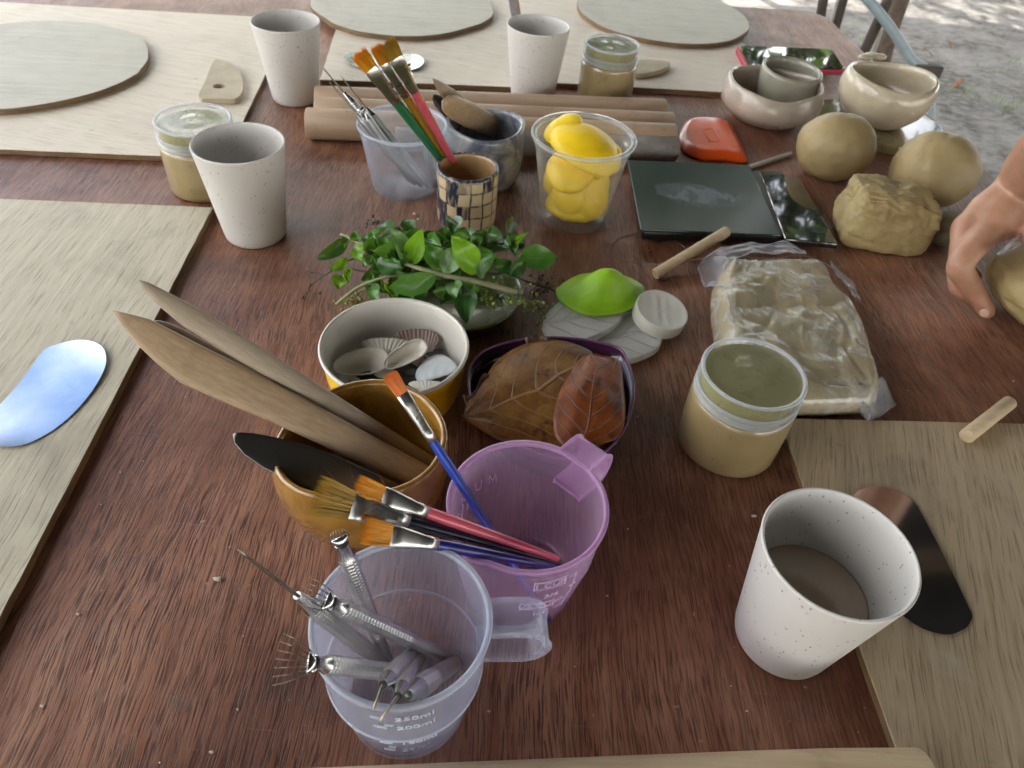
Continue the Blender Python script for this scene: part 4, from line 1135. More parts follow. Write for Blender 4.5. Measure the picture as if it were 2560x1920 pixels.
for i in range(61):
    t = i / 60; p = A4 + d_ * L_ * t; top.append(p + u_ * -.003); bot.append(p + u_ * (.0035 + (.0013 if i % 2 else 0)) * (1 - .5 * t))
top = top; V, F = loftrings([[a, b, b - n_ * .0005, a - n_ * .0005] for a, b in zip(top, bot)]); o = obj('serrated_blade', V, F, M_DARKM, smooth=False)
setp(o, 'thin serrated metal rib showing its teeth inside the ochre pot', 'metal scraper', gp)
gp = 'wooden tools in the grey pot'
A1 = at(*z2(1800, 850), .040); M1 = at(*z2(1640, 770), .076); tp = online(A1, M1, *z2(1392, 718))
wtool('wooden_paddle', 'rounded pale wooden paddle lying over the rim of the grey pot', 'wooden tool', A1, tp, [(0, .012, .004, 0), (.3, .0135, .0045, 0), (.6, .0140, .0045, 0), (.85, .0125, .0042, 0), (.95, .0088, .0036, 0), (1, .002, .001, 0)], M_TOOL, gp)
A1 = at(*z2(1700, 830), .020); M1 = at(*z2(1540, 690), .082); tp = online(A1, M1, *z2(1378, 478))
wtool('wooden_knife', 'pointed wooden knife standing up from the back of the grey pot', 'wooden tool', A1, tp, [(0, .009, .004, 0), (.4, .010, .0045, 0), (.65, .0095, .004, 0), (.85, .006, .003, .001), (.95, .003, .002, .0015), (1, .0006, .0006, .002)], M_TOOL2, gp)
A1 = at(*z2(1560, 820), .020); M1 = at(*z2(1440, 700), .080); tp = online(A1, M1, *z2(1388, 585))
wtool('wooden_knife', 'dark half hidden tool at the left inside the grey pot', 'wooden tool', A1, tp, [(0, .008, .003, 0), (.5, .009, .003, 0), (.85, .0075, .003, 0), (.96, .004, .002, 0), (1, .0008, .0008, 0)], plain('dark_tool', (.04, .04, .03), .4, .2), gp)

# ------------------------------------------------------------------ sea shells
M_SHW = plain('white_shell', (.80, .76, .66), .35, .12, 70, Coat_Weight=.2); M_SHP = plain('pinkish_shell', (.34, .24, .22), .4, .2, 60, Coat_Weight=.2)
M_SHB = plain('blue_white_shell', (.60, .64, .66), .4, .08, 70); M_SHD = plain('dark_shell', (.035, .03, .028), .35, .4, 60, Coat_Weight=.3)
def shell(lab, zf, hinge, tipp, hw, z0, z1, mat, ribs=16, up=True, dome=.006, edge=.0008, pw=.7, grow=0):
    """valve with ribs fanning out from the hinge; up = hollow side up"""
    A = P(zf, *hinge, z0); B = P(zf, *tipp, z1); d = (B - A); L = d.length; d.normalize()
    s = d.cross(Vector((0, 0, 1))).normalized(); nz = s.cross(d)
    V, F, n, m = [], [], 22, 4 * ribs + 1
    for i in range(n):
        u = i / (n - 1)
        for j in range(m):
            q = -1 + 2 * j / (m - 1); th = q * 1.50
            ext = math.cos(th * .62) ** .5
            px = L * u * math.cos(th * .55) * (1 if abs(q) < .98 else .97); py = hw * 1.28 * math.sin(th) * (u ** pw)
            rib = math.cos(j / (m - 1) * 2 * math.pi * ribs) * edge * u
            sgn = -1 if up else 1
            dz = sgn * dome * (1 - (u * 1.0) ** 2.2) * (1 - .35 * q * q) + rib + grow * math.sin(u * 26) * .0002
            V.append(A + d * px + s * py + nz * dz)
    o_ = len(V)
    for i in range(n - 1):
        for j in range(m - 1): a = i * m + j; F.append((a, a + 1, a + m + 1, a + m))
    o = obj('sea_shell', V, F, mat); sd_ = o.modifiers.new('thickness', 'SOLIDIFY'); sd_.thickness = .0009; sd_.offset = 0
    setp(o, lab, 'shell', 'sea shells in the yellow bowl')
def boat(lab, zf, p, q, hw, z0, z1, dep, mat, teeth=26, tilt=.35):
    A = P(zf, *p, z0); B = P(zf, *q, z1); d = (B - A); L = d.length; d.normalize(); s = d.cross(Vector((0, 0, 1))).normalized(); nz = s.cross(d)
    s2 = s * math.cos(tilt) - nz * math.sin(tilt); n2 = nz * math.cos(tilt) + s * math.sin(tilt); c = (A + B) / 2; V, F = [], []; n, m = 15, 72
    for i in range(n):
        k = i / (n - 1)
        for j in range(m):
            a = 2 * math.pi * j / m; x, y = math.cos(a), math.sin(a); x = math.copysign(abs(x) ** .8, x); y = math.copysign(abs(y) ** .8, y)
            w_ = hw * (1 + .18 * x); rb_ = .0004 * math.cos(a * teeth) * k ** 2 * (1 if y > 0 else .4)
            V.append(c + d * (x * L / 2 * k) + s2 * (y * w_ * k) + n2 * (dep * (k ** 2.4 - 1) + rb_ + (.0015 * y if k > .9 else 0)))
    for i in range(n - 1):
        for j in range(m): F.append((i * m + j, i * m + (j + 1) % m, (i + 1) * m + (j + 1) % m, (i + 1) * m + j))
    o = obj('sea_shell', V, F, mat); sd_ = o.modifiers.new('thickness', 'SOLIDIFY'); sd_.thickness = .001; sd_.offset = 0
    setp(o, lab, 'shell', 'sea shells in the yellow bowl')
boat('long white ark shell hollow side up at the left of the bowl', zB, (478, 1150), (858, 1085), .0125, .027, .031, .011, M_SHW)
shell('ribbed white cockle shell at the back of the pile, rounded side up', zB, (850, 1085), (855, 955), .0175, .020, .031, M_SHW, 14, False, .008, .0007, .6)
boat('broken white shell pointing up to the right beside the long ark shell', zB, (832, 1150), (1118, 985), .0085, .028, .036, .008, M_SHW, 9, .5)
shell('pinkish scallop shell standing at the back of the bowl', zB, (1060, 1125), (1040, 890), .0165, .018, .034, M_SHP, 16, True, .006, .0005, .55)
shell('pale blue white shell with rings and a notched edge at the right', zB, (1335, 1200), (1075, 1150), .0150, .030, .024, M_SHB, 3, False, .006, .0001, .6, 1)
shell('small ribbed white shell half hidden at the front right', zB, (1130, 1340), (1135, 1250), .0125, .024, .030, M_SHW, 13, False, .006, .0006, .6)
shell('cream shell fragment in the middle under the broken shell', zB, (770, 1225), (905, 1190), .006, .018, .021, M_SHW, 6, False, .003, .0003, .6)
shell('thin grey shell lying flat at the front left', zB, (590, 1265), (800, 1235), .0085, .017, .020, M_SHD, 5, False, .003, .0002, .5)
shell('white shell edge at the very front of the bowl', zB, (610, 1310), (680, 1255), .010, .018, .021, M_SHW, 8, False, .003, .0004, .6)
shell('dark mussel shell at the back right of the bowl', zB, (1120, 1100), (1240, 1075), .008, .014, .020, M_SHD, 5, False, .005, .0002, .6)
shell('black mussel shell under the white shells', zB, (840, 1270), (1080, 1190), .014, .010, .013, M_SHD, 5, False, .006, .0002, .6)
shell('black mussel shell lying beside the cream fragment', zB, (700, 1230), (960, 1250), .013, .009, .012, M_SHD, 5, False, .006, .0002, .6)
shell('dark shell tucked under the blue white shell', zB, (1040, 1230), (1260, 1160), .014, .008, .014, M_SHD, 5, False, .006, .0002, .6)

# ------------------------------------------------------------------ leafy cuttings in a green bowl
_p, _q = at(1303, 690, .036), at(1157, 813, .036); _m = (_p + _q) / 2; _n = Vector((-(_q - _p).y, (_q - _p).x, 0)).normalized()
rB = .0655; _h = math.sqrt(rB * rB - ((_q - _p).length / 2) ** 2)
LC = max((_m + _n * _h, _m - _n * _h), key=lambda v: v.y); LC = Vector((LC.x, LC.y, 0)); _g = LC - BC; _k = .0612 + rB * .985
if _g.length < _k: LC = BC + _g.normalized() * _k
T_GB = thing('green_bowl', 'wide shallow olive green bowl under the leafy cuttings', 'bowl', LC)
M_GBI = plain('olive_plastic', (.15, .17, .045), .25, .1, 20, Coat_Weight=.3); M_GBO = plain('dark_olive_plastic', (.06, .045, .03), .4, .1)
V, F, _ = lathe([(0, .001), (.045, .001), (.048, .0), (.055, .006), (.061, .016), (rB - .001, .0255), (rB, .0262)], LC, 72); obj('outer_shell', V, F, M_GBO, T_GB)
V, F, _ = lathe([(rB, .0262), (rB + .0004, .0276), (rB - .001, .0284), (rB - .0025, .0272), (.0585, .0170), (.053, .0075), (.046, .003), (0, .003)], LC, 72); obj('inner_shell', V, F, M_GBI, T_GB)
def leaf_mat(n, c, tr):
    t = NT(n); tc = t.n('ShaderNodeTexCoord'); sp = t.n('ShaderNodeSeparateXYZ'); t.l(tc.outputs['UV'], sp.inputs[0])
    av = t.math('ABSOLUTE', sp.outputs[1])
    mid = t.ramp(av, (.03, 1), (.07, 0))
    sv = t.math('SINE', t.math('MULTIPLY', t.math('MULTIPLY_ADD', av, -.28, sp.outputs[0]), 44)); side = t.ramp(sv, (.86, 0), (.98, .35))
    vein = t.math('MAXIMUM', mid, side)
    nn = t.noise(t.co(), 60, 4)
    base = t.mix(t.ramp(nn, (.3, 0), (.7, 1)), tuple(x * .75 for x in c), tuple(x * 1.2 for x in c))
    base = t.mix(t.math('MULTIPLY', vein, .45), base, tuple(min(1, x * 1.6 + .03) for x in c))
    b = t.bsdf(base, .30, t.bump(vein, -.25, .0006), Specular_IOR_Level=.5); tl = t.n('ShaderNodeBsdfTranslucent'); t.val(tl.inputs['Color'], t.mix(.5, base, (.25, .42, .02)))
    ms = t.n('ShaderNodeMixShader'); ms.inputs[0].default_value = tr; t.l(b, ms.inputs[1]); t.l(tl.outputs[0], ms.inputs[2])
    return t.done(ms.outputs[0])
LM = [leaf_mat('dark_leaf', (.04, .12, .024), .16), leaf_mat('mid_leaf', (.075, .21, .032), .26), leaf_mat('bright_leaf', (.16, .36, .015), .42), leaf_mat('pale_leaf', (.13, .25, .09), .2)]
def clr(p, px=None):
    for _ in range(40):
        if p.z > .058 or (Vector((p.x, p.y)) - Vector((BC.x, BC.y))).length > .0645: break
        d_ = (p - CP).normalized(); p = p + d_ * (-.0015 / d_.z)
        if p.z < .003: break
    return p
def leaf(T, A, B, hw, mat, curl=.004, droop=.0, tw=0.0, skip=False):
    for k in range(30):
        sv = rnd.getstate(); V, F, UV = leaf_mesh(A, B, hw, curl, droop, tw)
        if not any(v.z < .057 and (v.x - BC.x) ** 2 + (v.y - BC.y) ** 2 < .0642 ** 2 for v in V): break
        if skip: return None
        rnd.setstate(sv); da, db = A - CP, B - CP
        A = A + da * (-.003 / da.z) if A.z > .004 else A; B = B + db * (-.003 / db.z) if B.z > .004 else B
        if A.z <= .004 and B.z <= .004: break
    return obj('leaf', V, F, mat, T, uv=UV)
def leaf_mesh(A, B, hw, curl, droop, tw):
    d = B - A; L = d.length; dn_ = d.normalized(); view = (CP - A).normalized()
    s = dn_.cross(view).normalized(); s = (Matrix.Rotation(tw, 3, dn_) @ s); nz = s.cross(dn_)
    V, F, UV = [], [], []; n, m = 13, 7
    ph = rnd.uniform(0, 6)
    for i in range(n):
        u = i / (n - 1); w_ = hw * (math.sin(math.pi * min(1, u * .96 + .02)) ** .78) * (1.0 - .25 * (u - .45)) if 0 < u < 1 else hw * .03
        c = A.lerp(B, u) + nz * (droop * math.sin(math.pi * u)) + s * (.06 * hw * math.sin(u * 4 + ph))
        for j in range(m):
            v = -1 + 2 * j / (m - 1)
            V.append(c + s * v * w_ + nz * (curl * (v * v - .3) * (w_ / hw) + .0012 * math.sin(u * 9 + ph + v * 2))); UV.append((u, v))
    for i in range(n - 1):
        for j in range(m - 1): a = i * m + j; F.append((a, a + 1, a + m + 1, a + m))
    return V, F, UV
M_STEM = plain('green_stem', (.16, .19, .07), .5, .2, 80); M_TWIG = plain('dark_twig', (.06, .045, .03), .7, .3, 80); M_STEMP = plain('pale_stem', (.24, .24, .13), .5, .15, 80)
def stem(T, pts, r, mat, name='stem'):
    p = bez([clr(P(zJ, *q)) for q in pts], 6); n = len(p)
    V, F = tube(p, [r * (1 - .45 * i / n) for i in range(n)], 8); return obj(name, V, F, mat, T)
S1 = thing('leafy_sprig', 'largest leafy cutting with a long pale stem running across the green bowl', 'plant cutting', LC + Vector((0, 0, .05)), 'leafy cuttings in the green bowl')
stem(S1, [(1780, 640, .055), (1480, 560, .068), (1150, 490, .074), (870, 405, .074), (620, 295, .066), (310, 155, .055)], .0028, M_STEMP)
lv1 = [((375, 195), (108, 355), 48, 0, .056, .045), ((345, 160), (338, 288), 24, 2, .055, .05), ((455, 215), (430, 118), 34, 1, .062, .072), ((440, 235), (480, 385), 46, 2, .062, .055),
       ((635, 290), (565, 140), 46, 1, .068, .085), ((640, 285), (748, 140), 52, 1, .068, .088), ((875, 400), (728, 100), 58, 3, .075, .105), ((900, 400), (988, 108), 62, 2, .075, .112),
       ((1142, 462), (1035, 235), 70, 1, .076, .095), ((1160, 478), (1285, 255), 66, 3, .076, .095), ((1440, 490), (1238, 165), 84, 2, .072, .108), ((622, 350), (828, 465), 66, 0, .070, .066),
       ((1112, 506), (712, 600), 74, 1, .078, .070), ((1270, 540), (1268, 688), 56, 3, .072, .066), ((1475, 530), (1595, 340), 44, 3, .068, .085), ((1480, 280), (1615, 345), 40, 1, .07, .075), ((500, 215), (640, 275), 46, 0, .066, .06), ((1340, 556), (1470, 612), 46, 1, .068, .06)]
for a, b, hw, k, za, zb_ in lv1:
    A = P(zJ, *a, za); B = P(zJ, *b, zb_); leaf(S1, A, B, hw * .40 / FPX * (A - CP).length, LM[k], rnd.uniform(.002, .006), rnd.uniform(.001, .006), rnd.uniform(-.5, .5))
S2 = thing('leafy_sprig', 'smaller leafy cutting with a thin light stem pointing to lower left', 'plant cutting', LC + Vector((-.05, -.03, .05)), 'leafy cuttings in the green bowl')
stem(S2, [(270, 742, .03), (450, 600, .046), (650, 520, .058), (820, 490, .062), (1000, 470, .06)], .0018, M_STEM)
for a, b, hw, k, za, zb_ in [((330, 490), (285, 615), 52, 2, .042, .038), ((370, 440), (370, 560), 26, 2, .045, .04), ((370, 360), (212, 448), 34, 2, .048, .042), ((560, 560), (620, 722), 46, 1, .05, .045), ((690, 560), (770, 700), 40, 2, .056, .05),
                             ((905, 570), (885, 705), 30, 1, .058, .05), ((920, 560), (1010, 705), 56, 0, .058, .05), ((570, 345), (495, 425), 34, 3, .05, .045), ((640, 480), (560, 520), 30, 0, .055, .05), ((590, 600), (500, 560), 26, 1, .046, .046), ((545, 370), (610, 395), 30, 1, .05, .05)]:
    A = P(zJ, *a, za); B = P(zJ, *b, zb_); leaf(S2, A, B, hw * .40 / FPX * (A - CP).length, LM[k], rnd.uniform(.002, .006), rnd.uniform(.001, .004), rnd.uniform(-.5, .5))
S3 = thing('leafy_sprig', 'leafy cutting at the right whose biggest leaf reaches over the bowl rim', 'plant cutting', LC + Vector((.08, 0, .04)), 'leafy cuttings in the green bowl')
stem(S3, [(1180, 520, .055), (1480, 490, .056), (1700, 470, .056), (1790, 375, .06)], .0015, M_TWIG)
stem(S3, [(1450, 250, .07), (1478, 330, .064), (1480, 450, .06)], .002, M_STEM)
stem(S3, [(1180, 180, .045), (1450, 240, .052), (1600, 232, .055), (1790, 232, .054)], .0011, M_TWIG)
for a, b, hw, k, za, zb_ in [((1790, 375), (2118, 335), 84, 1, .062, .06), ((1715, 490), (1858, 380), 52, 0, .058, .066), ((1590, 440), (1742, 385), 46, 0, .06, .064), ((1770, 248), (1885, 135), 20, 2, .058, .075), ((1395, 225), (1505, 165), 40, 1, .055, .06), ((1225, 220), (1160, 145), 50, 3, .055, .066),
                             ((1330, 580), (1362, 905), 76, 0, .056, .046), ((1190, 560), (1150, 740), 60, 0, .052, .046), ((1340, 700), (1480, 640), 40, 1, .05, .05), ((1590, 350), (1628, 380), 26, 2, .062, .06), ((1770, 340), (1740, 260), 30, 1, .056, .055)]:
    A = P(zJ, *a, za); B = P(zJ, *b, zb_); leaf(S3, A, B, hw * .40 / FPX * (A - CP).length, LM[k], rnd.uniform(.002, .006), rnd.uniform(.001, .005), rnd.uniform(-.4, .4))
S4 = thing('leafy_sprig', 'dark tangle of leaves underneath the other cuttings', 'plant cutting', LC + Vector((0, .03, .02)), 'leafy cuttings in the green bowl')
stem(S4, [(300, 420, .03), (700, 480, .04), (1100, 350, .045), (1500, 420, .04)], .0012, M_TWIG)
for i in range(116):
    x, y = rnd.uniform(560, 1420), rnd.uniform(190, 820)
    if x > 1200 and y < 420: x -= 420
    za = rnd.uniform(.03, .058); a = rnd.uniform(0, 6.28); l = rnd.uniform(130, 235)
    if i > 98: x, y, za = rnd.uniform(1230, 1720), rnd.uniform(170, 310), rnd.uniform(.040, .055)
    elif i > 62: x, y, za = rnd.uniform(600, 1420), rnd.uniform(150, 330), rnd.uniform(.058, .082)
    A = P(zJ, x, y, za); B = P(zJ, x + l * math.cos(a), y + l * .75 * math.sin(a), max(.02, za + rnd.uniform(-.015, .02)))
    leaf(S4, A, B, rnd.uniform(38, 58) * .38 / FPX * (A - CP).length, LM[rnd.choice((0, 0, 0, 1, 1, 3))], rnd.uniform(.002, .007), rnd.uniform(0, .006), rnd.uniform(-.6, .6), True)
def budtwig(lab, path, zone, n, bm_, tm, cat='twig', r=.0011):
    T = thing('flower_twig', lab, cat, P(zJ, *path[0]), 'thin twigs among the cuttings')
    stem(T, path, r, tm)
    vf = []; vs = []
    pts = bez([P(zJ, *q) for q in path], 8)
    for i in range(n):
        p = pts[rnd.randrange(len(pts) // 3, len(pts))] if zone is None else P(zJ, rnd.gauss(zone[0], zone[2]), rnd.gauss(zone[1], zone[3]), zone[4] + rnd.uniform(-.01, .01))
        q = min(pts, key=lambda k: (k - p).length); e = p + Vector((rnd.gauss(0, .006), rnd.gauss(0, .006), rnd.gauss(0, .005)))
        vs.append(tube([q, q.lerp(e, .5) + Vector((0, 0, .002)), e], .0003, 5)); s = rnd.uniform(.0011, .0019)
        vf.append(sphere(e, (s, s, s * 1.2), 1))
    V, F = join(*vs); setp(obj('stalks', V, F, tm, T), kind='stuff'); V, F = join(*vf); setp(obj('buds', V, F, bm_, T), kind='stuff')
M_BUD = plain('green_bud', (.24, .36, .05), .5, .25, 200); M_BUDD = plain('brown_bud', (.09, .06, .04), .6, .3, 200); M_BUDY = plain('yellow_green_bud', (.25, .24, .06), .6, .3, 200)
budtwig('long twig of green buds hanging out over the right rim of the bowl', [(1480, 580, .055), (1760, 640, .046), (1880, 710, .04), (1960, 780, .02), (2030, 880, .012)], None, 34, M_BUD, M_STEM)
budtwig('cluster of pale green buds inside the right of the bowl', [(1300, 520, .05), (1480, 600, .045), (1640, 700, .044)], (1620, 660, 60, 55, .045), 60, M_BUD, M_STEM)
budtwig('dry brown seed twig at the back of the bowl', [(900, 230, .05), (760, 90, .05), (690, 80, .045), (610, 60, .04)], (600, 75, 28, 25, .040), 9, M_BUDD, M_TWIG)
budtwig('tangle of dry yellowish flower stalks at the lower left of the bowl', [(640, 500, .05), (650, 600, .045), (480, 620, .03), (440, 720, .02)], (430, 720, 40, 30, .018), 40, M_BUDY, M_STEM)
budtwig('dark thin twig curling onto the table at the left', [(600, 310, .05), (380, 370, .045), (200, 480, .035), (60, 580, .012), (5, 700, .003)], None, 5, M_BUDD, M_TWIG, r=.0009)
budtwig('dark leafy twig lying on the table between the bowl and the green mould', [(1700, 480, .045), (1900, 560, .025), (2040, 600, .012), (2110, 640, .005)], (2030, 590, 50, 25, .012), 22, M_BUDD, M_TWIG)

# ------------------------------------------------------------------ tray of dry leaves
rimpx = [(130, 960), (180, 868), (280, 800), (450, 752), (650, 733), (850, 742), (1000, 770), (1100, 800), (1150, 850), (1195, 980), (1205, 1100), (1180, 1250), (1120, 1370), (1050, 1450), (950, 1510), (760, 1525), (540, 1470), (330, 1360), (190, 1210), (135, 1070)]
rim = bezc(PL(zC, rimpx, .046), 5); cen = sum(rim, Vector()) / len(rim)
T_TR = thing('leaf_tray', 'dark purple rounded triangular dish filled with dry leaves', 'dish', Vector((cen.x, cen.y, 0)))
M_TRAY = plain('dark_purple_enamel', (.045, .012, .035), .22, .2, 20, Coat_Weight=.5); M_TRIM = plain('purple_rim', (.14, .05, .13), .25, .2, 30, Coat_Weight=.4)
def shrink(k, z): return [Vector((cen.x + (p.x - cen.x) * k, cen.y + (p.y - cen.y) * k, z)) for p in rim]
V, F = loftrings([shrink(.70, .0005), shrink(.76, .0), shrink(.86, .012), shrink(.95, .030), shrink(1.0, .0452), shrink(.985, .0456), shrink(.93, .030), shrink(.84, .014), shrink(.74, .004)]); obj('dish_body', V, F, M_TRAY, T_TR)
pts = shrink(.994, .0458); V, F = tube(pts + [pts[0]], .0011, 8, False); obj('rim', V, F, M_TRIM, T_TR)
def dry_mat(n, c1, c2, vc):
    t = NT(n); tc = t.n('ShaderNodeTexCoord'); sp = t.n('ShaderNodeSeparateXYZ'); t.l(tc.outputs['UV'], sp.inputs[0])
    nz = t.noise(t.co(), 30, 5, .6, .5); n2 = t.noise(t.co(), 70, 4, .6)
    v = t.math('MULTIPLY_ADD', t.math('SUBTRACT', n2, .5), .05, sp.outputs[1]); av = t.math('ABSOLUTE', v)
    mid = t.ramp(av, (.016, 1), (.04, 0))
    curve = t.math('MULTIPLY', t.math('POWER', av, 1.5), .30)
    fr = t.math('FRACT', t.math('MULTIPLY', t.math('SUBTRACT', sp.outputs[0], curve), 7.5)); side = t.ramp(t.math('ABSOLUTE', t.math('SUBTRACT', fr, .5)), (.02, .9), (.06, 0))
    fine = t.ramp(t.noise(t.co(), 240, 3), (.56, 0), (.62, .25))
    base = t.mix(t.ramp(nz, (.34, 0), (.66, 1)), c1, c2)
    sp_ = t.ramp(n2, (.60, 0), (.68, .85)); base = t.mix(sp_, base, (.045, .018, .008))
    base = t.mix(t.math('MULTIPLY', t.math('MAXIMUM', mid, side), .55), base, vc); base = t.mix(fine, base, vc)
    b = t.bsdf(base, .38, t.bump(t.math('MAXIMUM', mid, side), .5, .0012), Specular_IOR_Level=.4); tl = t.n('ShaderNodeBsdfTranslucent'); t.val(tl.inputs['Color'], base)
    ms = t.n('ShaderNodeMixShader'); ms.inputs[0].default_value = .1; t.l(b, ms.inputs[1]); t.l(tl.outputs[0], ms.inputs[2])
    return t.done(ms.outputs[0])
M_DL1 = dry_mat('brown_leathery_leaf', (.10, .034, .008), (.25, .115, .020), (.30, .15, .045)); M_DL2 = dry_mat('rust_leathery_leaf', (.10, .026, .006), (.26, .062, .008), (.06, .025, .01)); M_DL3 = plain('shrivelled_leaf', (.16, .10, .075), .7, .3, 70)
def dleaf(lab, up_, lo_, z0, camber, mat, fold=0, n=34, m=17):
    A = bez(PL(zC, up_, z0)); B = bez(PL(zC, lo_, z0)); k = rnd.uniform(0, 9)
    def zf(u, v): return Vector((0, 0, camber * (1 - v * v) * math.sin(math.pi * min(max(u, .05), .95)) + .0016 * fbm(Vector((u * 4 + k, v * 2.4, k))) + (fold * max(0, v - .8) / .2 if fold else 0)))
    V, F, UV = strip(A, B, n, m, zf, .0006)
    o = obj('dry_leaf', V, F, mat, uv=UV); setp(o, lab, 'dry leaf', 'dry leaves in the purple dish')
dleaf('small brown leaf piece at the bottom of the dish', [(860, 780), (1000, 790), (1110, 830)], [(870, 860), (1000, 900), (1120, 930)], .030, .002, M_DL3, n=16, m=7)
dleaf('dark leaf lying under the rust coloured one at the front of the dish', [(860, 1440), (980, 1420), (1100, 1330)], [(930, 1500), (1040, 1440), (1160, 1240)], .038, .002, M_DL1, n=16, m=7)
dleaf('large golden brown leaf with curved veins filling the left of the dish', [(92, 1252), (140, 1140), (245, 985), (310, 895), (425, 808), (560, 752), (705, 750), (850, 783), (950, 838), (1010, 900)],
      [(92, 1252), (200, 1318), (345, 1395), (500, 1402), (690, 1435), (800, 1430), (900, 1300), (960, 1150), (1000, 1020), (1010, 900)], .047, .006, M_DL1)
dleaf('rust coloured leaf with a folded edge lying on top at the right of the dish', [(870, 1452), (760, 1440), (700, 1380), (684, 1290), (692, 1190), (730, 1070), (800, 950), (870, 865), (935, 838)],
      [(870, 1452), (980, 1430), (1092, 1388), (1140, 1310), (1150, 1200), (1138, 1060), (1112, 892), (1010, 858), (935, 838)], .058, .006, M_DL2)
for i, (pts_, lab) in enumerate([([(95, 1110), (150, 1105), (190, 1040), (215, 985), (260, 965)], 'shrivelled grey leaf curled over the left rim of the dish'), ([(500, 738), (560, 722), (610, 722), (655, 738)], 'dark curled leaf edge on the back rim of the dish')]):
    a = bez([P(zC, x, y, .05) for x, y in pts_]); b = [q + Vector((.006, -.006, -.012 + .004 * math.sin(k))) for k, q in enumerate(a)]
    V, F, UV = strip(a, b, 20, 6, lambda u, v: Vector((0, 0, .003 * fbm(Vector((u * 6, v * 3, i))))), .0005)
    setp(obj('dry_leaf', V, F, M_DL3), lab, 'dry leaf', 'dry leaves in the purple dish')

# ------------------------------------------------------------------ moulds
def plaster_mat():
    t = NT('white_plaster_leaf_print'); tc = t.n('ShaderNodeTexCoord'); sp = t.n('ShaderNodeSeparateXYZ'); t.l(tc.outputs['UV'], sp.inputs[0])
    n2 = t.noise(t.co(), 60, 4); v = t.math('MULTIPLY_ADD', t.math('SUBTRACT', n2, .5), .12, sp.outputs[1]); av = t.math('ABSOLUTE', v)
    mid = t.ramp(av, (.03, 1), (.075, 0))
    fr = t.math('FRACT', t.math('MULTIPLY', t.math('MULTIPLY_ADD', av, -.35, sp.outputs[0]), 5)); side = t.ramp(t.math('ABSOLUTE', t.math('SUBTRACT', fr, .5)), (.03, .8), (.09, 0))
    h = t.math('MAXIMUM', mid, side)
    base = t.mix(n2, (.58, .575, .545), (.68, .675, .65))
    return t.done(t.bsdf(base, .6, t.bump(t.math('MULTIPLY_ADD', n2, .3, h), .9, .0022)))
M_PLA = plaster_mat()
def slab(lab, up_, lo_, z0, th, cat='mould'):
    V, F, UV = strip(bez(PL(zC, up_, z0)), bez(PL(zC, lo_, z0)), 30, 15, lambda u, v: Vector((0, 0, .0006 * fbm(Vector((u * 5, v * 3, 2))))), th)
    o = obj('plaster_disc', V, F, M_PLA, uv=UV); bevel(o, .0015, 2, 50); setp(o, lab, cat, 'white plaster discs with leaf prints')
slab('white plaster disc with a leaf print, lower one, under the round white dish', [(860, 800), (850, 740), (960, 640), (1130, 570), (1280, 600), (1385, 700), (1390, 745)], [(860, 800), (960, 868), (1110, 880), (1200, 868), (1310, 830), (1370, 785), (1390, 745)], .008, .0075)
slab('white plaster disc with a leaf print, upper one, under the green mould', [(614, 640), (640, 580), (720, 505), (860, 460), (1040, 470), (1120, 530), (1134, 580)], [(614, 640), (650, 715), (720, 742), (860, 745), (960, 715), (1080, 650), (1134, 580)], .0165, .008)
def green_mould():
    m = plain('lime_silicone', (.27, .52, .012), .5, .14, 30, .5, 55, Subsurface_Weight=.1)
    base = bezc(PL(zC, [(700, 432), (735, 395), (850, 330), (1000, 320), (1150, 340), (1260, 400), (1272, 455), (1240, 505), (1150, 560), (1030, 585), (910, 584), (800, 545), (725, 490)], .022), 6)
    c = sum(base, Vector()) / len(base); top = P(zC, 1045, 268, .058); top = Vector((top.x, top.y, .055))
    rings = []
    for (k, h) in ((.96, -.0035), (1.0, -.002), (1.01, 0), (.985, .0014), (.90, .003), (.76, .0065), (.62, .0115), (.50, .0180), (.39, .0245), (.27, .0300), (.14, .0340), (.04, .0352)):
        t = h / .0355 if h > 0 else 0; cc = c.lerp(Vector((top.x, top.y, c.z)), max(0, t) ** .8)
        rings.append([Vector((cc.x + (p.x - c.x) * k, cc.y + (p.y - c.y) * k, .022 + h * .86 + (.0004 * math.sin(i * 2.2) * k if h > .003 else 0))) for i, p in enumerate(base)])
    V, F = loftrings(rings); setp(obj('silicone_mould', V, F, m), 'lime green petal shaped silicone mould resting on the plaster disc', 'mould')
green_mould()
def white_dish():
    c = P(zC, 1372, 585, .0185); tilt = Matrix.Rotation(R(7), 3, 'X') @ Matrix.Rotation(R(9), 3, 'Y')
    r = .0262
    pr = [(0, -.0075), (r * .975, -.0075), (r * .998, -.006), (r * .995, .0), (r, .0060), (r * .985, .0072), (r * .93, .0074), (r * .88, .0068), (r * .75, .0060), (r * .6, .0054), (r * .45, .0050), (r * .3, .0048), (r * .15, .0046), (0, .0046)]
    V, F, UV = lathe(pr, (0, 0, 0), 72)
    V = [v + Vector((0, 0, -.00045 * math.cos(v.x / r * 17) * max(0, 1 - (v.length / r) ** 4) if v.z < .0068 and v.z > .002 and math.hypot(v.x, v.y) < r * .9 else 0)) for v in V]
    V = [c + tilt @ v for v in V]
    o = obj('scallop_dish', V, F, plain('cream_plaster', (.62, .61, .54), .45, .06, 40, Subsurface_Weight=.1)); sharp(o, 50); setp(o, 'small round thick white dish with a shell print, leaning on the plaster discs', 'mould')
white_dish()

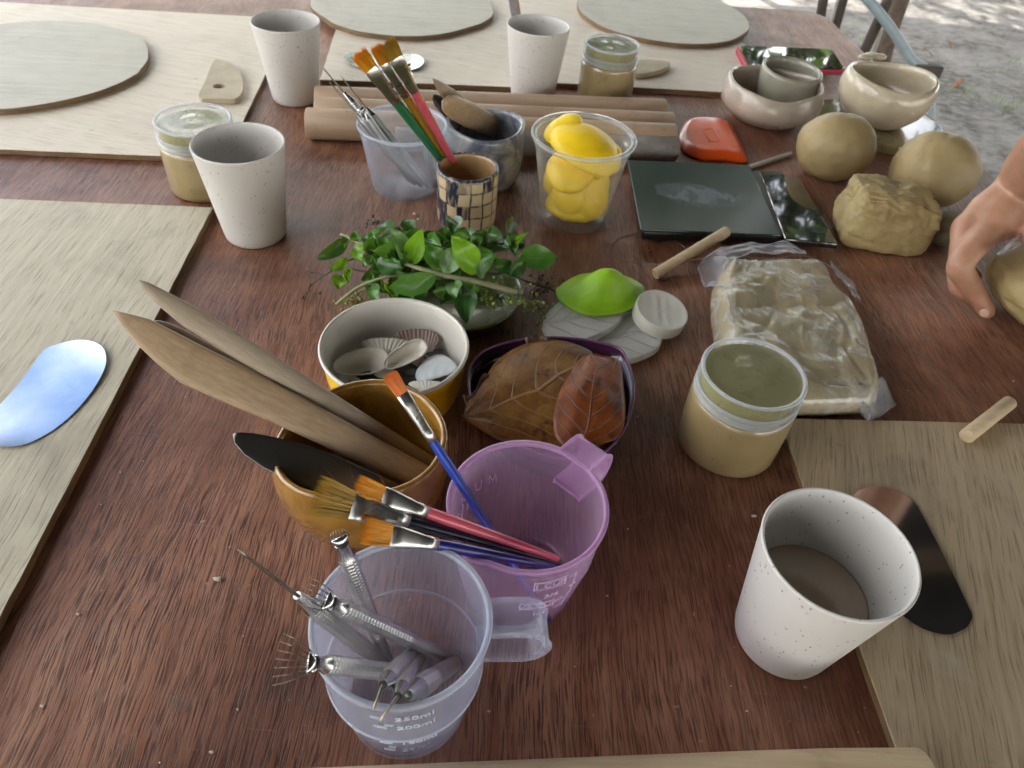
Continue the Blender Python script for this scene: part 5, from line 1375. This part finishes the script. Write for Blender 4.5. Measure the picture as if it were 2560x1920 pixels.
# ------------------------------------------------------------------ kitchen scale
def scale_():
    A, B, C_, D = at(1568, 399, .022), at(1873, 412, .022), at(1954, 588, .022), at(1601, 573, .022)
    T = thing('kitchen_scale', 'black glass kitchen scale with a clay smear on its platform', 'kitchen scale', Vector(((A.x + C_.x) / 2, (A.y + C_.y) / 2, 0)))
    t = NT('black_glass_platform'); co = t.co(); n1 = t.noise(t.co(scale=(1.4, .8, 1), rot=(0, 0, R(35))), 24, 5, .6, .6)
    rad_ = t.n('ShaderNodeVectorMath', operation='LENGTH'); mp = t.n('ShaderNodeMapping'); t.l(t.n('ShaderNodeTexCoord').outputs['Object'], mp.inputs['Vector'])
    mp.inputs['Location'].default_value = (.004 * 1, .0, 0); mp.inputs['Rotation'].default_value = (0, 0, R(-50)); mp.inputs['Scale'].default_value = (14, 32, 0); t.l(mp.outputs['Vector'], rad_.inputs[0])
    sm = t.math('MULTIPLY', t.ramp(t.math('MULTIPLY_ADD', t.math('SUBTRACT', n1, .5), 2.2, rad_.outputs['Value']), (.45, 1), (.85, 0)), t.ramp(n1, (.40, .15), (.62, .85)))
    base = t.mix(t.math('MULTIPLY', sm, .55), (.012, .028, .028), (.30, .37, .42))
    m = t.done(t.bsdf(base, t.math('MULTIPLY_ADD', sm, .4, .16), None, Specular_IOR_Level=.5))
    mg = plain('display_glass', (.004, .005, .005), .06, .1, Coat_Weight=1.0, Coat_Roughness=.02); mb = plain('black_plastic', (.010, .010, .011), .35, .2); me_ = plain('bare_edge', (.10, .11, .11), .3, .2)
    def sl(q, z0, z1, m_, nm, inset=0, bv=.001):
        c = sum(q, Vector()) / 4; V, F = prism([c + (p - c) * (1 - inset) for p in q], z0, z1); o = obj(nm, V, F, m_, T, smooth=False); bevel(o, bv, 2); return o
    sl([A, B, C_, D], .0185, .0220, m, 'glass_platform')
    E_, F_, G_, H_ = at(1898, 427, .0195), at(1999, 443, .0195), at(2096, 610, .0195), at(1962, 597, .0195)
    sl([E_, F_, G_, H_], .0125, .0195, mg, 'display_panel', 0, .0015)
    Dm = at(1601, 573, .0); 
    u = (B - A).normalized(); v = (D - A).normalized()
    q = [A + u * .006 + v * .006, A + u * .205 + v * .004, A + u * .222 + v * .159, A + u * .004 + v * .161]
    sl(q, .006, .0180, mb, 'case', 0, .003)
    for (a, b) in ((.025, .02), (.20, .02), (.025, .138), (.20, .138)):
        p = A + u * a + v * b; V, F, _ = lathe([(0, 0), (.010, .0), (.011, .001), (.011, .0062), (0, .0062)], Vector((p.x, p.y, 0)), 20); obj('foot', V, F, mb, T)
    p = H_.lerp(G_, .16); sl([H_.lerp(G_, .60) + v * -.03, H_.lerp(G_, .80) + v * -.03, H_.lerp(G_, .83) + v * -.018, H_.lerp(G_, .63) + v * -.018], .0196, .0200, plain('display_window', (.012, .013, .012), .15), 'display_window', 0, .0001)
scale_()

# ------------------------------------------------------------------ orange rib, silver rod, wire cutter
def orange():
    m = plain('orange_translucent_plastic', (.74, .085, .008), .30, .08, 40, .15, 60, Coat_Weight=.4, Subsurface_Weight=.2)
    px = [(1190, 905), (1195, 850), (1232, 785), (1300, 762), (1430, 766), (1515, 795), (1545, 850), (1632, 1037), (1500, 1036), (1340, 1030), (1240, 995), (1200, 955)]
    b = [P(z3, x, y, .0035) for x, y in px]; pts = []
    bb = bezc(b, 5); c = sum(bb, Vector()) / len(bb)
    def k(s, z): return [Vector((c.x + (p.x - c.x) * s, c.y + (p.y - c.y) * s, z)) for p in bb]
    V, F = loftrings([k(.97, .0008), k(1.0, .0022), k(1.0, .0040), k(.95, .0060), k(.80, .0100), k(.74, .0108), k(.40, .0110), k(.05, .0110)])
    T = thing('plastic_rib', 'glossy orange plastic rib with chamfered edges lying beside the grey dowel', 'scraper', Vector((c.x, c.y, 0)))
    o = obj('rib_body', V, F, m, T); sharp(o, 25)
    q = [P(z3, x, y, .0112) for x, y in ((1340, 840), (1400, 832), (1445, 910), (1385, 918))]; V, F = tube(q + [q[0]], .0005, 6, False); obj('raised_frame', V, F, m, T)
orange()
A = at(1866, 421, .004); B = at(1977, 384, .004); V, F = tube([A, A.lerp(B, .02), A.lerp(B, .98), B], [.0026, .0031, .0031, .0026], 16)
o = obj('metal_rod', V, F, plain('satin_silver', (.55, .55, .54), .35, .08, 40, Metallic=.35)); sharp(o, 40); setp(o, 'thin silver metal rod lying behind the scale', 'metal rod')
def cutter():
    A, B = at(1638, 686, .0065), at(1818, 578, .030); C_, D = at(2416, 1091, .0148), at(2524, 1006, .0148)
    T = thing('wire_cutter', 'clay cutting wire with two short wooden toggles', 'wire cutter', Vector((A.x, A.y, 0)))
    m = M_ROD
    for p, q, r in ((A, B, .0062), (C_, D, .0064)):
        V, F = tube([p, p.lerp(q, .012), p.lerp(q, .988), q], [r - .0008, r, r, r - .0008], 20); o = obj('toggle', V, F, m, T); sharp(o, 50)
    w_ = [P(zC, 1545, 160, .028), P(zC, 1455, 102, .006), P(zC, 1350, 64, .003), P(zC, 1250, 62, .002), P(zC, 1130, 82, .001), P(zC, 1062, 135, .001), P(zC, 1065, 185, .001), P(zC, 1130, 232, .001), P(zC, 1250, 258, .002), P(zC, 1400, 262, .010), P(zC, 1550, 240, .016), P(zC, 1655, 222, .03)]
    w_ += [P(zD, 330, 300, .036), P(zD, 560, 318, .0385), P(zD, 770, 305, .0385), P(zD, 930, 380, .036), P(zD, 1010, 500, .022), P(zD, 1085, 580, .003), P(zD, 1200, 682, .001), P(zD, 1430, 885, .001), P(zD, 1600, 1040, .001), P(zD, 1725, 1168, .002), P(zD, 1760, 1195, .014)]
    V, F = tube(bez(w_, 8), .00042, 6); obj('wire', V, F, plain('dull_wire', (.16, .14, .12), .4, .2, Metallic=.6), T)
cutter()

# ------------------------------------------------------------------ metal scrapers
def scraper(lab, px, z, grow=.0006, th=.0006, zf=None, bendk=0, ang=0, mat=None):
    b = bezc([at(*p, z) for p in px], 5); c = sum(b, Vector()) / len(b)
    rings = []
    d = Vector((math.cos(ang), math.sin(ang), 0))
    for s in (0.02, .15, .3, .45, .6, .75, .88, .96, 1.0): rings.append([c.lerp(p, s) for p in b])
    def lift(p): q = (p - c).dot(d); return p + Vector((0, 0, bendk * q * q))
    mn = min(lift(p).z for r_ in rings for p in r_)
    up_ = Vector((0, 0, max(0, z - mn)))
    top = [[lift(p) + up_ for p in r_] for r_ in rings]; low = [[p - Vector((0, 0, th)) for p in r_] for r_ in reversed(top)]
    V, F = loftrings(top + low); o = obj('metal_scraper', V, F, mat or M_SHEET); setp(o, lab, 'metal scraper', 'steel scrapers on the boards'); sharp(o, 40)
f = lambda zf, pts: [zf(*p) for p in pts]
scraper('mirror bright kidney scraper reflecting blue sky on the left board', f(zA, [(-60, 1240), (0, 1180), (150, 1000), (280, 822), (380, 778), (500, 755), (600, 768), (668, 808), (692, 868), (680, 950), (600, 1085), (480, 1222), (350, 1330), (200, 1415), (80, 1445), (-10, 1440), (-70, 1400), (-95, 1320)]), .0092, bendk=.9, ang=R(35))
scraper('dark reflecting kidney scraper behind the nearest white cup', f(zH, [(820, 165), (880, 130), (960, 122), (1060, 150), (1110, 185), (1150, 222), (1225, 360), (1300, 505), (1380, 660), (1440, 780), (1461, 830), (1448, 870), (1420, 900), (1330, 932), (1200, 905), (1090, 840), (960, 730), (860, 560), (790, 380), (785, 240)]), .0092, bendk=-.55, ang=R(-60))
scraper('oval steel scraper on the middle board behind the brushes', f(zI, [(778, 335), (800, 290), (870, 265), (1000, 260), (1250, 264), (1500, 272), (1650, 298), (1730, 365), (1705, 430), (1610, 466), (1400, 468), (1180, 458), (980, 438), (830, 395)]), .0095, bendk=1.1, ang=R(5))

# ------------------------------------------------------------------ small wooden ribs on the far boards
def holed():
    m = plain('bare_rib_wood', (.46, .39, .27), .6, .15, 40)
    out = bezc([P(z1, x, y, .0165) for x, y in [(1385, 395), (1440, 392), (1500, 412), (1555, 470), (1574, 545), (1565, 600), (1520, 638), (1400, 636), (1288, 630), (1330, 525)]], 4)
    c = P(z1, 1420, 557, .0165); n = len(out); hole = []
    a0 = [math.atan2(p.y - c.y, p.x - c.x) for p in out]
    for a in a0: hole.append(Vector((c.x + .0085 * math.cos(a), c.y + .0085 * math.sin(a), c.z)))
    dz = Vector((0, 0, .007))
    V, F = loftrings([out, hole, [p - dz for p in hole], [p - dz for p in out], out], False)
    o = obj('wooden_rib', V, F, m); sharp(o, 30); setp(o, 'small wooden rib with a round hole on the far left board', 'wooden rib')
holed()
b = bezc([P(z3, x, y, .016) for x, y in [(880, 425), (905, 392), (1000, 388), (1090, 396), (1130, 410), (1100, 440), (1020, 466), (930, 480), (885, 470)]], 4); V, F = prism(b, .0085, .0165)
o = obj('wooden_rib', V, F, plain('curved_rib_wood', (.44, .37, .25), .6, .15, 40), smooth=False); bevel(o, .002, 2); setp(o, 'half moon wooden rib beside the jar on the back right board', 'wooden rib')

# ------------------------------------------------------------------ bowls, phone, serving board
M_CREAM = clayish('cream_glaze', (.50, .43, .31), .22, .08, coat=.3, dark=.75); M_CREAM2 = clayish('pinkish_cream_glaze', (.46, .39, .32), .25, .08, coat=.3, dark=.75); M_GRC = clayish('grey_cream_glaze', (.30, .285, .22), .22, .08, coat=.4, dark=.75)
B1 = Vector((.3438, 1.0952, 0))
wv = lambda a, z, r: (.003 * math.sin(2 * a + 2.0) + .0014 * math.sin(5 * a)) * (max(z, 0) / .055) ** 2
pr = [(0, .001), (.036, .001), (.041, .0), (.050, .003), (.052, .006), (.064, .012), (.0735, .024), (.0735, .036), (.0705, .047), (.0685, .0525), (.0668, .0542), (.0645, .0535), (.0655, .045), (.068, .034), (.062, .019), (.048, .009), (0, .007)]
V, F, _ = lathe(pr, B1, 72, wob(.03, 5), wv); o = obj('pinch_bowl', V, F, M_CREAM2); setp(o, 'wide pinkish cream bowl with a grey cup standing in it', 'bowl', 'handmade glazed bowls')
C1 = Vector((.378, 1.168, .0085))
C1 = Vector((.372, 1.128, .0085))
pr = [(0, .001), (.034, .0005), (.038, .002), (.0425, .012), (.0455, .03), (.0460, .045), (.0455, .0515), (.0445, .0545), (.042, .0555), (.0395, .0535), (.040, .045), (.0395, .02), (.034, .008), (0, .006)]
V, F, _ = lathe(pr, C1, 64, wob(.025, 8), lambda a, z, r: .0022 * math.sin(a - .6) * (max(z, 0) / .05) ** 2); o = obj('grey_cup', V, F, M_GRC); setp(o, 'grey cream handmade cup standing inside the pinkish bowl', 'cup', 'handmade glazed bowls')
v_, f_ = sphere(C1 + Vector((.0435, -.010, .032)), (.003, .008, .012), 3); o = obj('glaze_spot', v_, f_, plain('ochre_spot', (.34, .20, .04), .3, .2), o)
SB = [P(zM, 1010, 660, .016), P(zM, 880, 860, .016), P(zM, 1500, 1085, .016), P(zM, 1780, 1135, .016), P(zM, 2220, 990, .016), P(zM, 2190, 930, .016), P(zM, 1980, 780, .016), P(zM, 1400, 640, .016)]
V, F = prism(SB, .0005, .016); o = obj('glazed_board', V, F, plain('wet_brown_board', (.20, .155, .07), .10, .3, 25, .2, 40, Coat_Weight=.9), smooth=False); bevel(o, .003, 3); setp(o, 'shiny wet brown board under the cream bowl at right', 'board')
B2 = Vector((.4985, 1.083, .0165))
pr = [(0, .001), (.030, .001), (.036, .0), (.045, .006), (.058, .020), (.0655, .036), (.0665, .048), (.0635, .060), (.0605, .0655), (.058, .0672), (.0555, .066), (.0575, .055), (.0600, .044), (.056, .027), (.042, .012), (.02, .007), (0, .007)]
V, F, _ = lathe(pr, B2, 72, lambda a, z: 1 + .02 * fbm(Vector((math.cos(a) * 1.4 + 2, math.sin(a) * 1.4, z * 20))) + .055 * math.exp(-((math.atan2(math.sin(a + .05), math.cos(a + .05))) / .5) ** 2) * min(1, z / .05), lambda a, z, r: .0035 * math.sin(a * 2 + 1.2) * (max(z, 0) / .067) ** 2)
o = obj('pinch_bowl', V, F, M_CREAM); setp(o, 'deep yellowish cream bowl with a pinched lip standing on the wet board', 'bowl', 'handmade glazed bowls')
def lumps():
    vf = []
    for (x, y, s) in ((1440, 250, .012), (1500, 235, .013), (1570, 245, .012)):
        vf.append(sphere(P(zM, x, y, .066), (s, s * .6, .005), 3))
    V, F = join(*vf)
    o = obj('rim_ornament', V, F, M_CREAM, bpy.data.objects['pinch_bowl.001'])
lumps()
def phone():
    A, B = P(zM, 178, 134, .0175), P(zM, 1110, 172, .0175); C_, D = P(zM, 1238, 372, .0175), P(zM, 285, 345, .0175)
    T = thing('mobile_phone', 'black screened phone in a red case behind the grey cup', 'phone', Vector(((A.x + C_.x) / 2, (A.y + C_.y) / 2, .008)))
    def rr_(q, r_):
        out = []
        for i in range(4):
            p = q[i]; a = (q[i - 1] - p).normalized() * r_; b = (q[(i + 1) % 4] - p).normalized() * r_
            for k in range(6):
                t = k / 5; out.append((p + a).lerp(p, t).lerp(p.lerp(p + b, t), t))
        return out
    q = [A, B, C_, D]; c = sum(q, Vector()) / 4
    V, F = prism(rr_([c + (p - c) * 1.05 for p in q], .014), .0085, .0172); bevel(obj('red_case', V, F, plain('red_case_plastic', (.42, .02, .055), .4, .1), T, smooth=False), .002, 2)
    V, F = prism(rr_([c + (p - c) * .985 for p in q], .012), .0174, .0182); bevel(obj('screen', V, F, plain('screen_glass', (.004, .005, .004), .04, .1, Coat_Weight=1.0, Coat_Roughness=.01), T, smooth=False), .0003, 1)
phone()

# ------------------------------------------------------------------ lumps of clay
def ball(lab, c, r, k=.05, s=0, crease=None):
    def f(d):
        h = 1 + k * fbm(d * 1.3 + Vector((s, s, 0))) + .012 * fbm(d * 5 + Vector((s, 0, 0)))
        if crease:
            for (cd, w_, a) in crease:
                q = d.dot(cd[0]); pl = d.dot(cd[1])
                h -= a * math.exp(-(pl / w_) ** 2) * max(0, q) ** 2
        return h
    V, F = sphere(c, r, 5, f); zlo = min(v.z for v in V)
    V = [Vector((v.x, v.y, max(v.z - zlo - .003, .0002))) for v in V]
    o = obj('clay_ball', V, F, M_CLAY2); setp(o, lab, 'clay', 'balls of tan clay')
n3 = lambda *a: Vector(a).normalized()
ball('smooth tan clay ball in front of the wet board', at(2090, 366, .041), (.0500, .046, .043), .05, 2, [((n3(.6, -.3, .7), n3(.5, .6, -.7)), .05, .03), ((n3(.1, .2, 1), n3(.9, -.4, .1)), .06, .02)])
ball('tan clay ball with a ridged top behind the clay block', at(2339, 422, .046), (.0515, .048, .047), .05, 6, [((n3(.4, .1, .9), n3(.8, -.5, .1)), .08, .025), ((n3(-.5, -.5, .5), n3(.7, -.6, .3)), .12, .02)])
v_, f_ = sphere(P(zM, 908, 1120, .05), (.0014, .0014, .0016), 2)
def block():
    bm = bmesh.new(); bmesh.ops.create_cube(bm, size=1); bmesh.ops.subdivide_edges(bm, edges=bm.edges[:], cuts=47, use_grid_fill=True); bm.verts.index_update()
    V = []
    for v in bm.verts:
        p = v.co * 2; q = Vector((p.x, p.y, p.z)); s_ = (abs(p.x) ** 7 + abs(p.y) ** 7 + abs(p.z) ** 7) ** (1 / 7); q = p / max(s_, .3)
        h = 1 + .05 * fbm(q * 1.2 + Vector((4, 1, 0)))
        if q.z > .3: h += .07 * (mnoise.ridged_multi_fractal(q * 1.5, 1, 2, 4, 1, 2) - 1.2) + .05 * fbm(Vector((q.x * 2, q.y * 8, 1)), 5)
        else: h += .03 * fbm(q * 3, 5)
        sc_ = 1 - .10 * max(0, q.z)
        V.append(Vector((q.x * .0500 * h * sc_, q.y * .038 * h * sc_, .0325 + q.z * .0325 * h + .008 * (q.x * -.3) * (q.z > 0))))
    F = [tuple(v.index for v in f.verts) for f in bm.faces]; bm.free()
    M = Matrix.Translation((.416, .772, 0)) @ Matrix.Rotation(R(-4), 4, 'Z'); V = [M @ Vector((v.x, v.y, max(v.z, .0003))) for v in V]
    setp(obj('clay_block', V, F, M_CLAY), 'torn squarish block of tan clay with a rough cracked top', 'clay')
block()
V, F = sphere(P(zL, 285, 530, .02), (.029, .024, .020), 4, lambda d: 1 + .12 * fbm(d * 1.6 + Vector((9, 0, 0))) + .03 * fbm(d * 5))
zlo = min(v.z for v in V); setp(obj('clay_lump', [Vector((v.x, v.y, v.z - zlo)) for v in V], F, clayish('grey_clay', (.24, .205, .14), .7, .3)), 'small greyish clay lump behind the hand', 'clay')
def handclay():
    c = Vector((.588, .642, .034))
    V, F = sphere(c, (.098, .088, .040), 5, lambda d: 1 + .09 * fbm(d * 1.2 + Vector((1, 7, 0))) + .025 * fbm(d * 5) - .03 * max(0, mnoise.ridged_multi_fractal(d * 1.6 + Vector((3, 0, 0)), 1, 2, 3, 1, 2) - 1.7))
    setp(obj('clay_lump', [Vector((v.x, v.y, max(v.z, .0004))) for v in V], F, M_CLAY), 'big lump of tan clay being worked under the hand', 'clay')
    A = PL(zL, [(662, 748), (720, 690), (830, 590), (960, 500)], .080); B = PL(zL, [(700, 742), (800, 700), (900, 650), (1010, 620)], .072)
    V, F, UV = strip(bez(A), bez(B), 16, 8, lambda u, v: Vector((0, 0, .004 * fbm(Vector((u * 5, v * 3, 0))))), .0004)
    setp(obj('plastic_scrap', V, F, M_WRAP2), 'crumpled scrap of clear plastic between the hand and the clay', 'plastic sheet')
handclay()

# ------------------------------------------------------------------ bag of clay
def bag():
    Lp = [(372, 287), (330, 350), (302, 430), (312, 600), (345, 740), (480, 900), (640, 1010), (735, 1050)]; Rp = [(785, 290), (905, 345), (945, 430), (1042, 520), (1106, 640), (1152, 800), (1196, 940), (1190, 1030)]
    H = .033
    A = resamp(bez(PL(zD, Lp, H)), 130); B = resamp(bez(PL(zD, Rp, H)), 130)
    n, m = 130, 110
    cen = sum(A + B, Vector()) / 260
    T = thing('clay_bag', 'block of tan clay wrapped in a creased clear plastic bag', 'bag of clay', Vector((cen.x, cen.y, 0)))
    cr_ = []
    r3 = random.Random(11)
    for i in range(44):
        ang = r3.gauss(.9, .55); cr_.append((r3.random(), r3.uniform(-1, 1), math.cos(ang), math.sin(ang) * 2, r3.uniform(.10, .35), r3.uniform(.018, .045), r3.uniform(.4, 1.0) * r3.choice((1, 1, -1))))
    def crease(u, v):
        h = 0
        for (cu, cv, dx, dy, ln, wd, am) in cr_:
            x, y = u - cu, (v - cv) / 1.0; L_ = math.hypot(dx, dy); tx, ty = dx / L_, dy / L_
            s = x * tx + y * ty * .5; n_ = -x * ty + y * tx * .5 + .03 * math.sin(s * 14 + cu * 9)
            if abs(n_) < wd * 3: h += am * math.exp(-(abs(n_) / wd) ** 1.2 - (s / ln) ** 2)
        return h
    def hgt(u, v, amp, seed=0):
        e = min(1, (1 - abs(v)) * 7) * min(1, min(u, 1 - u) * 9)
        p = Vector((u * 2.0 + v * .9, v * 1.3 - u * .6, seed))
        w_ = p + Vector((fbm(p * 1.3) * .5, fbm(p * 1.3 + Vector((5, 5, 0))) * .5, 0))
        r_ = mnoise.ridged_multi_fractal(Vector((w_.x * .8, w_.y * 1.9, seed)), 1, 2.0, 3, 1, 2)
        return (.0022 * fbm(Vector((u * 3, v * 2, seed))) + amp * ((r_ - 1.2) * .5 + 1.1 * crease(u, v))) * (.25 + .75 * e) - .010 * (1 - min(1, (1 - abs(v)) * 4.5)) ** 2 - .012 * (1 - min(1, min(u, 1 - u) * 8)) ** 2
    def skin(amp, out, seed):
        V, F = [], []
        for i in range(n):
            for j in range(m):
                u = i / (n - 1); v = -1 + 2 * j / (m - 1); p = A[i].lerp(B[i], j / (m - 1))
                V.append(Vector((p.x, p.y, p.z + hgt(u, v, amp, seed) + out)))
        for i in range(n - 1):
            for j in range(m - 1): a = i * m + j; F.append((a, a + 1, a + m + 1, a + m))
        bd = [j for j in range(m)] + [i * m + m - 1 for i in range(1, n)] + [(n - 1) * m + j for j in range(m - 2, -1, -1)] + [i * m for i in range(n - 2, 0, -1)]
        prev = bd
        for (k, z) in ((1.015, .7), (1.022, .42), (1.012, .18), (.985, .0)):
            cur = []
            for q, b in enumerate(bd):
                p = V[b]; s = k + out * 8 + .006 * fbm(Vector((q * .11, z * 3, seed)))
                V.append(Vector((cen.x + (p.x - cen.x) * s, cen.y + (p.y - cen.y) * s, p.z * z + .0006))); cur.append(len(V) - 1)
            for a in range(len(bd)):
                b = (a + 1) % len(bd); F.append((prev[a], prev[b], cur[b], cur[a]))
            prev = cur
        return V, F
    V, F = skin(.0019, 0, 2.0); obj('clay_slab', V, F, clayish('wrapped_clay', (.42, .345, .20), .55, .12), T)
    V, F = skin(.0029, .0013, 2.0); obj('plastic_wrap', V, F, M_WRAP, T)
    def flap(a, b, s, nm='bag_flap'):
        V, F, UV = strip(bez([P(zD, *q) for q in a]), bez([P(zD, *q) for q in b]), 30, 14, lambda u, v: Vector((0, 0, .0035 * (mnoise.ridged_multi_fractal(Vector((u * 3.5 + s, v * 1.1, s)), 1, 2, 3, 1, 2) - 1))), .0004); obj(nm, V, F, M_WRAP2, T)
    flap([(180, 375, 0.0196), (240, 300, 0.0252), (380, 240, 0.0280), (560, 238, 0.0280), (660, 225, 0.0280), (765, 275, 0.0280)], [(215, 470, 0.0112), (300, 460, 0.0154), (345, 360, 0.0301), (480, 292, 0.0315), (620, 288, 0.0322), (775, 300, 0.0308)], 1)
    flap([(205, 470, 0.0084), (290, 440, 0.0140), (300, 600, 0.0140), (335, 740, 0.0105)], [(300, 480, 0.0280), (330, 480, 0.0315), (360, 600, 0.0329), (400, 750, 0.0322)], 4)
    flap([(740, 985, 0.0280), (860, 1010, 0.0294), (1000, 1020, 0.0294), (1130, 990, 0.0266), (1190, 960, 0.0210)], [(760, 1050, 0.0154), (900, 1080, 0.0126), (1040, 1120, 0.0091), (1120, 1212, 0.0070), (1275, 1110, 0.0070)], 7)
    flap([(905, 340, 0.0280), (950, 420, 0.0280), (1040, 510, 0.0252)], [(960, 395, 0.0140), (1030, 455, 0.0098), (1075, 560, 0.0084)], 11)
bag()

# ------------------------------------------------------------------ hand and forearm
def hand():
    def ch(pts, rs, n=14): 
        p = bez([P(zL, *q) for q in pts], 6); m = len(p); k = len(rs)
        r = []
        for i in range(m):
            t = i / (m - 1) * (k - 1); a = int(min(t, k - 2)); r.append((rs[a] + (rs[a + 1] - rs[a]) * (t - a)) * .92)
        e = (p[-1] - p[-2]).normalized() * r[-1]
        p += [p[-1] + e * .6, p[-1] + e * .92]; r += [r[-1] * .78, r[-1] * .35]
        return tube(p, r, n)
    parts = [
        ch([(1750, -560, .26), (1300, -200, .185), (1000, 40, .125), (880, 160, .105), (780, 270, .092)], [.045, .042, .034, .0285, .0255]),
        ch([(800, 260, .092), (660, 400, .083), (560, 530, .074)], [.025, .0235, .018]),
        ch([(760, 250, .092), (580, 370, .082), (450, 490, .072)], [.023, .021, .0155]),
        ch([(840, 330, .088), (740, 470, .078), (650, 560, .070)], [.022, .020, .014]),
        ch([(600, 540, .073), (470, 680, .068), (345, 845, .056), (400, 960, .040), (480, 1080, .024), (580, 1240, .0085)], [.0165, .0145, .0140, .0128, .0118, .0090]),
        ch([(470, 470, .074), (395, 520, .070), (350, 760, .050), (335, 1010, .026), (440, 1130, .0085)], [.015, .0135, .0125, .0115, .0080]),
        ch([(420, 470, .068), (365, 520, .064), (360, 660, .046), (390, 840, .022), (480, 930, .010)], [.0135, .0125, .0115, .0105, .0080]),
        ch([(860, 330, .086), (960, 520, .080), (1010, 640, .078), (1080, 760, .075)], [.020, .0155, .0130, .0100])]
    V, F = join(*parts); o = obj('person', V, F, None)
    o.data.materials.clear()
    rm = o.modifiers.new('remesh', 'REMESH'); rm.mode = 'VOXEL'; rm.voxel_size = .0022; rm.use_smooth_shade = True
    sm = o.modifiers.new('smooth', 'SMOOTH'); sm.factor = .5; sm.iterations = 7
    dg = bpy.context.evaluated_depsgraph_get(); me = bpy.data.meshes.new_from_object(o.evaluated_get(dg)); o.modifiers.clear(); o.data = me
    t = NT('skin'); co = t.co(); n1 = t.noise(co, 40, 4); n2 = t.noise(co, 420, 3)
    base = t.mix(t.ramp(n1, (.3, 0), (.7, 1)), (.34, .18, .112), (.45, .255, .168)); rd = t.noise(co, 14, 2); base = t.mix(t.ramp(rd, (.45, 0), (.7, .55)), base, (.38, .13, .085))
    base = t.mix(t.ramp(t.noise(co, 55, 5, .65), (.60, 0), (.72, .45)), base, (.40, .32, .19))
    wv_ = t.noise(t.co(scale=(1, 1, 1)), 150, 6, .75)
    hh = t.math('MULTIPLY_ADD', wv_, .8, t.math('MULTIPLY_ADD', n2, .35, n1))
    m = t.done(t.bsdf(base, .46, t.bump(hh, .3, .0016), Subsurface_Weight=.12)); me.materials.clear(); me.materials.append(m)
    me.polygons.foreach_set('use_smooth', [True] * len(me.polygons))
    setp(o, 'bare forearm and hand with bent fingers pressing on clay at the right edge', 'person')
    N = P(zL, 555, 1255, .0135); d = (P(zL, 585, 1290, .006) - P(zL, 500, 1170, .022)).normalized(); vw = (CP - N).normalized()
    s = d.cross(vw).normalized(); s = (s * -1 + Vector((-.3, -.3, 0))).normalized()
    V, F = sphere((0, 0, 0), (1, 1, 1), 3); nz = d.cross(s).normalized()
    c = N + vw * .006
    V = [c + d * v.x * .0062 + s * v.y * .0046 + nz * v.z * .0012 for v in V]; obj('fingernail', V, F, plain('nail', (.62, .40, .31), .25, .05), o)
hand()
